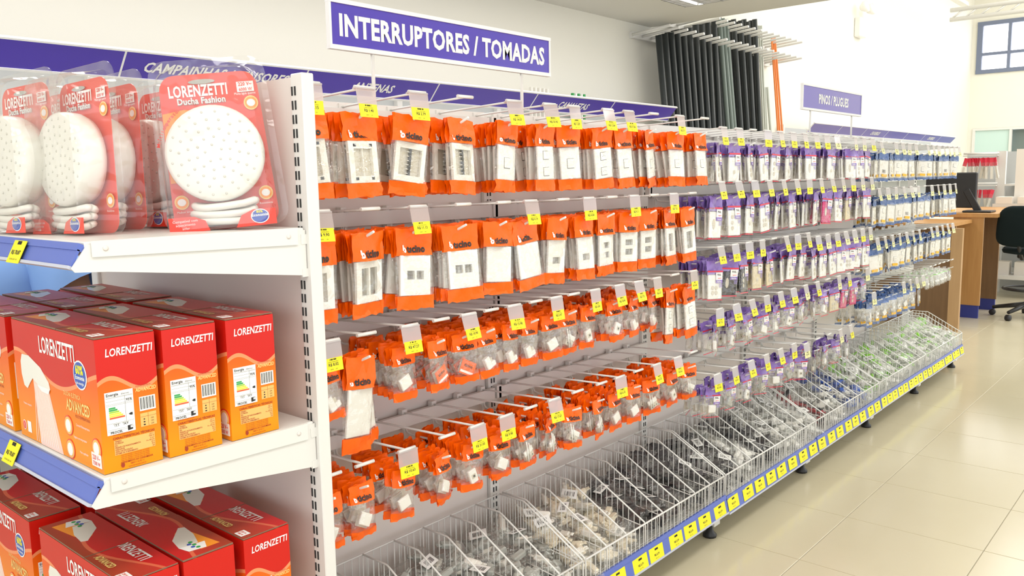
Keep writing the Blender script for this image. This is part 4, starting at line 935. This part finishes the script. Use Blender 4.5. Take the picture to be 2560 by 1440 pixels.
m2 = empty('phone_stand', (8.72, 1.80, .966), 'black slanted telephone stand on the counter corner', 'stand')  # a telephone stand, holds no laptop
obj('base', MB('black_plastic').bevbox(-.1, .12, -.12, .12, 0, .018, .006), m2); obj('arm', MB('black_plastic').bevbox(-.012, .012, -.03, .03, 0, .24, .005, 0, Matrix.Rotation(-.5, 4, 'X')), m2)
tag(obj('clutter_bag', MB('oak_dark_shaded').lathe([(.10, 0), (.16, .05), (.15, .14), (.05, .18)], 16, 0, Matrix.Translation((8.0, 2.35, .91)))), 'dark brown cloth bag on the low counter behind the packs', 'bag')
tag(obj('storage_tub', MB('grey_panel').bevbox(7.6, 7.9, 2.3, 2.62, .91, 1.05, .02)), 'grey plastic tub on the low counter', 'tub')
# office chair
ch = empty('office_chair', (8.72, 1.39, 0), 'dark green-black draughtsman swivel chair by the counter', 'chair', rot=(0, 0, -.25))
bk = MB('chair_fabric'); 
Tb = frame((-.16, 0, .85), (0, -1, 0), (0, 0, 1))
v = []; n = 28
for y_, s_ in ((.0, .90), (.012, .98), (.03, 1), (.05, .94), (.058, .8)):
    for i in range(n):
        a = 2*PI*i/n; e = .55; c_, q_ = math.cos(a), math.sin(a)
        v.append(Tb @ Vector((.205*s_*math.copysign(abs(c_)**e, c_)*(1-.12*q_), .185*s_*math.copysign(abs(q_)**e, q_), y_-.03)))
f = [(k*n+i, k*n+(i+1) % n, (k+1)*n+(i+1) % n, (k+1)*n+i) for k in range(4) for i in range(n)] + [tuple(range(n-1, -1, -1)), tuple(4*n+i for i in range(n))]
bk.add(v, f, 0, True); obj('backrest', bk, ch)
st_ = MB('chair_fabric'); Ts = Matrix.Translation((.08, 0, .60)); st_.lathe([(.16, -.01), (.225, .0), (.235, .025), (.22, .05), (.1, .058)], 24, 0, Ts); obj('seat', st_, ch)
obj('back_bracket', MB('black_plastic').tube([(-.15, 0, .85), (-.16, 0, .66), (-.10, 0, .56), (.08, 0, .56)], .018, 8), ch); obj('column', MB('black_plastic').lathe([(.03, .1), (.03, .32), (.018, .33), (.018, .58)], 12, 0, Matrix.Translation((.08, 0, 0))), ch)
obj('mechanism', MB('black_plastic').bevbox(.0, .18, -.09, .09, .55, .59, .01), ch)
fr_ = MB('black_plastic').tube([(.08+.21*math.cos(a), .21*math.sin(a), .27) for a in [2*PI*i/24 for i in range(25)]], .011, 6, 0, False)
for i in range(3): a = 2*PI*i/3; fr_.tube([(.08, 0, .25), (.08+.21*math.cos(a), .21*math.sin(a), .27)], .008, 5)
obj('foot_ring', fr_, ch)
for i in range(5):
    a = 2*PI*i/5+.5; e = (.08+.29*math.cos(a), .29*math.sin(a)); l = obj('leg', MB('black_plastic').tube([(.08, 0, .13), (e[0], e[1], .075)], .026, 8, r2=.016), ch)
    obj('caster', MB('black_plastic').lathe([(.014, -.022), (.027, -.018), (.027, .018), (.014, .022)], 14, 0, Matrix.Translation((e[0], e[1], .0275)) @ Matrix.Rotation(a, 4, 'Z') @ Matrix.Rotation(PI/2, 4, 'X')), l)
# far shelf unit with red packs and long boxes
fu = empty('far_shelf_unit', (10.5, 2.0, 0), 'white shelving unit with red-topped packs behind the counter', 'shelving')
fo = lambda mb, n: obj(n, mb, fu, (-10.5, -2.0, 0))
fo(MB('white_metal').box(10.5, 10.56, 1.93, 2.02, 0, 1.56), 'side_panel'); fo(MB('grey_panel').box(10.9, 10.92, 1.2, 2.4, 0, 1.56), 'back_panel')
for z in (.25, .60, 1.20): fo(MB('white_metal').box(10.5, 10.9, 1.2, 1.93, z-.02, z), 'shelf')
for z in (1.54, 1.21): fo(MB('white_metal').tube([(10.5, 2.0, z), (10.4, 2.33, z)], .012, 6).box(10.42, 10.5, 2.0, 2.34, z-.03, z-.02), 'hang_rail')
rp_ = MB(['red_ink', 'clear_film', 'white_plastic'])
rp_.box(-.002, .002, -.02, .02, -.09, 0, 0).box(-.008, .008, -.022, .022, -.24, -.05, 1).box(-.004, .004, -.012, .012, -.23, -.1, 2); rp_ = rp_.mesh('red_pack')
for z, n in ((1.49, 12), (1.14, 7)):
    for i in range(n):
        if z < 1.2 and i > 5: continue
        tag(obj('red_pack', rp_, None, (10.44, 2.03+i*.025*(1 if z > 1.2 else 1.6), z), (R.uniform(-.25, .25), 0, R.uniform(-.8, .8))), f'red-topped clear pack on the {"upper" if z > 1.2 else "lower"} rail of the far shelf unit', 'pack', f'red-topped packs, {"upper" if z > 1.2 else "lower"} rail')
for i in range(5):
    tag(obj('flat_box', MB(['carton_white', 'red_ink']).box(10.2, 10.3, 1.62-.17*i, 1.78-.17*i, 1.0, 1.57, 0, ).box(10.198, 10.2, 1.64-.17*i, 1.66-.17*i, 1.05, 1.5, 1)), 'tall white carton standing at the right edge behind the chair', 'box', 'tall white cartons behind the chair')
tag(obj('box_shelf', MB('white_metal').box(10.05, 10.45, .6, 1.95, .96, 1.0).box(10.05, 10.45, .6, 1.95, .55, .6).box(10.05, 10.45, .6, 1.95, .2, .24).box(10.06, 10.1, 1.9, 1.95, 0, 1.0).box(10.4, 10.44, .7, .75, 0, 1.0)), 'low white shelf rack behind the swivel chair', 'shelving')
for i in range(6):
    for z, s_ in ((.6, .16), (.24, .14), (1.001, .07)):
        if z > 1 and i > 4: continue
        tag(obj('small_carton', MB('carton_white').box(10.05 if z > 1 else 10.15, 10.3, 1.78-.2*i-.01*(z > .5), 1.93-.2*i-.01*(z > .5), z, z+s_)), f'small white carton on the {"top" if z > 1 else "middle" if z > .5 else "bottom"} board of the rack behind the chair', 'box', f'small white cartons, board at height {int(z*100)}')
fs = empty('edge_sign', (9.9, 1.62, 1.57), 'small pale hanging sign at the right edge', 'sign'); obj('panel', MB('rail_clear').box(-.01, .01, -.2, .04, .12, .22), fs); obj('post', MB('white_metal').tube([(0, 0, 0), (0, 0, .13)], .006, 6), fs)

# ------------------------------------------------------------------ person bending behind the end display
def person():
    o = empty('person', (1.0, 2.76, 0), 'person in a light blue short-sleeved shirt bending over behind the end shelves', 'person')
    V = [(0, 0, .92), (-.05, 0, 1.02), (-.02, .0, 1.16), (.10, 0, 1.24), (.20, 0, 1.28), (.27, 0, 1.30), (.33, 0, 1.33), (.36, 0, 1.40)]
    def skin(name, verts, edges, radii, m, parent=o, sub=2):
        me = bpy.data.meshes.new(name); me.from_pydata(verts, edges, []); ob = bpy.data.objects.new(name, me); COL.objects.link(ob)
        s = ob.modifiers.new('s', 'SKIN'); s.use_smooth_shade = True; sb = ob.modifiers.new('u', 'SUBSURF'); sb.levels = sb.render_levels = sub
        for i, q in enumerate(radii): me.skin_vertices[0].data[i].radius = q if isinstance(q, tuple) else (q, q)
        me.skin_vertices[0].data[0].use_root = True
        me.materials.append(M[m]); ob.parent = parent; return ob
    # body: pelvis root, spine leaning to +x, neck, head; legs; arms
    vb = [(-.32, 0, .88), (-.28, 0, .97), (-.18, 0, 1.08), (-.06, 0, 1.17), (.02, 0, 1.22), (.09, 0, 1.25), (.16, 0, 1.27), (.20, 0, 1.30),
          (-.32, .10, .84), (-.30, .11, .47), (-.34, .11, .09), (-.24, .11, .04), (-.32, -.10, .84), (-.30, -.11, .47), (-.34, -.11, .09), (-.24, -.11, .04),
          (-.04, .17, 1.19), (.05, .23, .98), (.20, .20, .86), (-.04, -.17, 1.18), (-.01, -.25, .98), (.16, -.22, .90), (.27, .19, .82), (.24, -.20, .87)]
    eb = [(0, 1), (1, 2), (2, 3), (3, 4), (4, 5), (5, 6), (6, 7), (0, 8), (8, 9), (9, 10), (10, 11), (0, 12), (12, 13), (13, 14), (14, 15), (3, 16), (16, 17), (17, 18), (3, 19), (19, 20), (20, 21), (18, 22), (21, 23)]
    rb = [(.13, .14), (.12, .14), (.12, .15), (.11, .15), .06, .052, .085, .092, .085, .06, .042, .035, .085, .06, .042, .035, .06, .042, .032, .06, .042, .032, .034, .034]
    skin('body', vb, eb, rb, 'skin')
    # shirt: lofted over the torso, with loose folds; wide short sleeves
    def loft(mb, pts, rad, n=28, mi=0, fold=.006, sd=1):
        rr_ = random.Random(sd); ph = [rr_.uniform(0, 6) for _ in range(4)]; pts = [Vector(p) for p in pts]; N = 18; v = []; f = []
        for k in range(N+1):
            t = k/N*(len(pts)-1); i = min(int(t), len(pts)-2); u = t-i; u2 = u*u*(3-2*u); p = pts[i].lerp(pts[i+1], u); d = (pts[min(i+1, len(pts)-1)]-pts[i]).normalized()
            a = rad[i][0]*(1-u2)+rad[i+1][0]*u2; b = rad[i][1]*(1-u2)+rad[i+1][1]*u2
            e2 = Vector((0, 1, 0)) if abs(d.y) < .8 else Vector((1, 0, 0)); e1 = e2.cross(d).normalized(); e2 = d.cross(e1)
            for q in range(n):
                an = 2*PI*q/n; w_ = 1+fold/.1*(math.sin(3*an+ph[0]+k*.3)+.7*math.sin(5*an+ph[1]-k*.5)+.5*math.sin(9*an+ph[2]+k*.2))
                v.append(p+e1*math.cos(an)*a*w_+e2*math.sin(an)*b*w_)
        for k in range(N):
            for q in range(n): j = (q+1) % n; f.append((k*n+q, k*n+j, (k+1)*n+j, (k+1)*n+q))
        mb.add(v, f, mi, True)
    sm = MB('shirt'); loft(sm, [(-.36, 0, .80), (-.32, 0, .92), (-.20, 0, 1.04), (-.08, 0, 1.13), (.03, 0, 1.21), (.07, 0, 1.245)], [(.18, .20), (.17, .19), (.155, .19), (.145, .20), (.10, .13), (.068, .072)], sd=3)
    sb = obj('shirt', sm, o)
    for sy, e in ((1, (.03, .235, 1.06)), (-1, (-.02, -.27, 1.04))):
        sl_ = MB('shirt'); loft(sl_, [(-.05, sy*.10, 1.17), (-.04, sy*.19, 1.15), e], [(.10, .10), (.10, .105), (.105, .12)], 24, fold=.004, sd=5+sy); obj('sleeve', sl_, sb)
    vt = [vb[i] for i in (0, 8, 9, 10, 12, 13, 14)]
    skin('trousers', vt, [(0, 1), (1, 2), (2, 3), (0, 4), (4, 5), (5, 6)], [(.15, .16), .105, .078, .06, .105, .078, .06], 'trousers')
    for sy in (1, -1):
        base = (.27, .19, .82) if sy > 0 else (.24, -.20, .87)
        for k in range(4):
            l_ = (.07, .08, .075, .06)[k]; b0 = (base[0]+.02, base[1]+(k-1.5)*.017, base[2]-.02)
            skin('finger', [b0, (b0[0]+l_*.5, b0[1], b0[2]-l_*.45), (b0[0]+l_*.6, b0[1], b0[2]-l_*.9)], [(0, 1), (1, 2)], [.009, .008, .007], 'skin', sub=1)
        skin('thumb', [(base[0], base[1]-sy*.025, base[2]), (base[0]+.03, base[1]-sy*.05, base[2]-.02), (base[0]+.05, base[1]-sy*.05, base[2]-.045)], [(0, 1), (1, 2)], [.011, .010, .008], 'skin', sub=1)
    h = MB('hair').lathe([(.06, -.02), (.103, .0), (.108, .04), (.09, .085), (.04, .108), (.0, .112)], 20, 0, Matrix.Translation((.17, 0, 1.325)) @ Matrix.Rotation(.5, 4, 'Y')); obj('hair', h, o)
    fc = MB(['skin', 'black_ink', 'white_ink'])
    fc.tube([(.27, 0, 1.365), (.30, 0, 1.33), (.275, 0, 1.315)], .014, 6); fc.tube([(.262, -.028, 1.285), (.27, 0, 1.28), (.262, .028, 1.285)], .006, 5, 1)
    for sy in (-1, 1): fc.lathe([(.004, -.008), (.013, 0), (.004, .008)], 10, 2, Matrix.Translation((.268, sy*.032, 1.372))); fc.lathe([(.002, -.004), (.006, 0), (.002, .004)], 8, 1, Matrix.Translation((.281, sy*.032, 1.37))); fc.lathe([(.01, -.012), (.028, 0), (.01, .012)], 10, 0, Matrix.Translation((.16, sy*.09, 1.34)) @ Matrix.Rotation(PI/2, 4, 'X'))
    fc.v = [(x, y, z-.06) for x, y, z in fc.v]; obj('face', fc, o)
    for sy in (1, -1): obj('shoe', MB('black_plastic').bevbox(-.40, -.12, sy*.11-.045, sy*.11+.045, 0, .07, .02), o)
person()
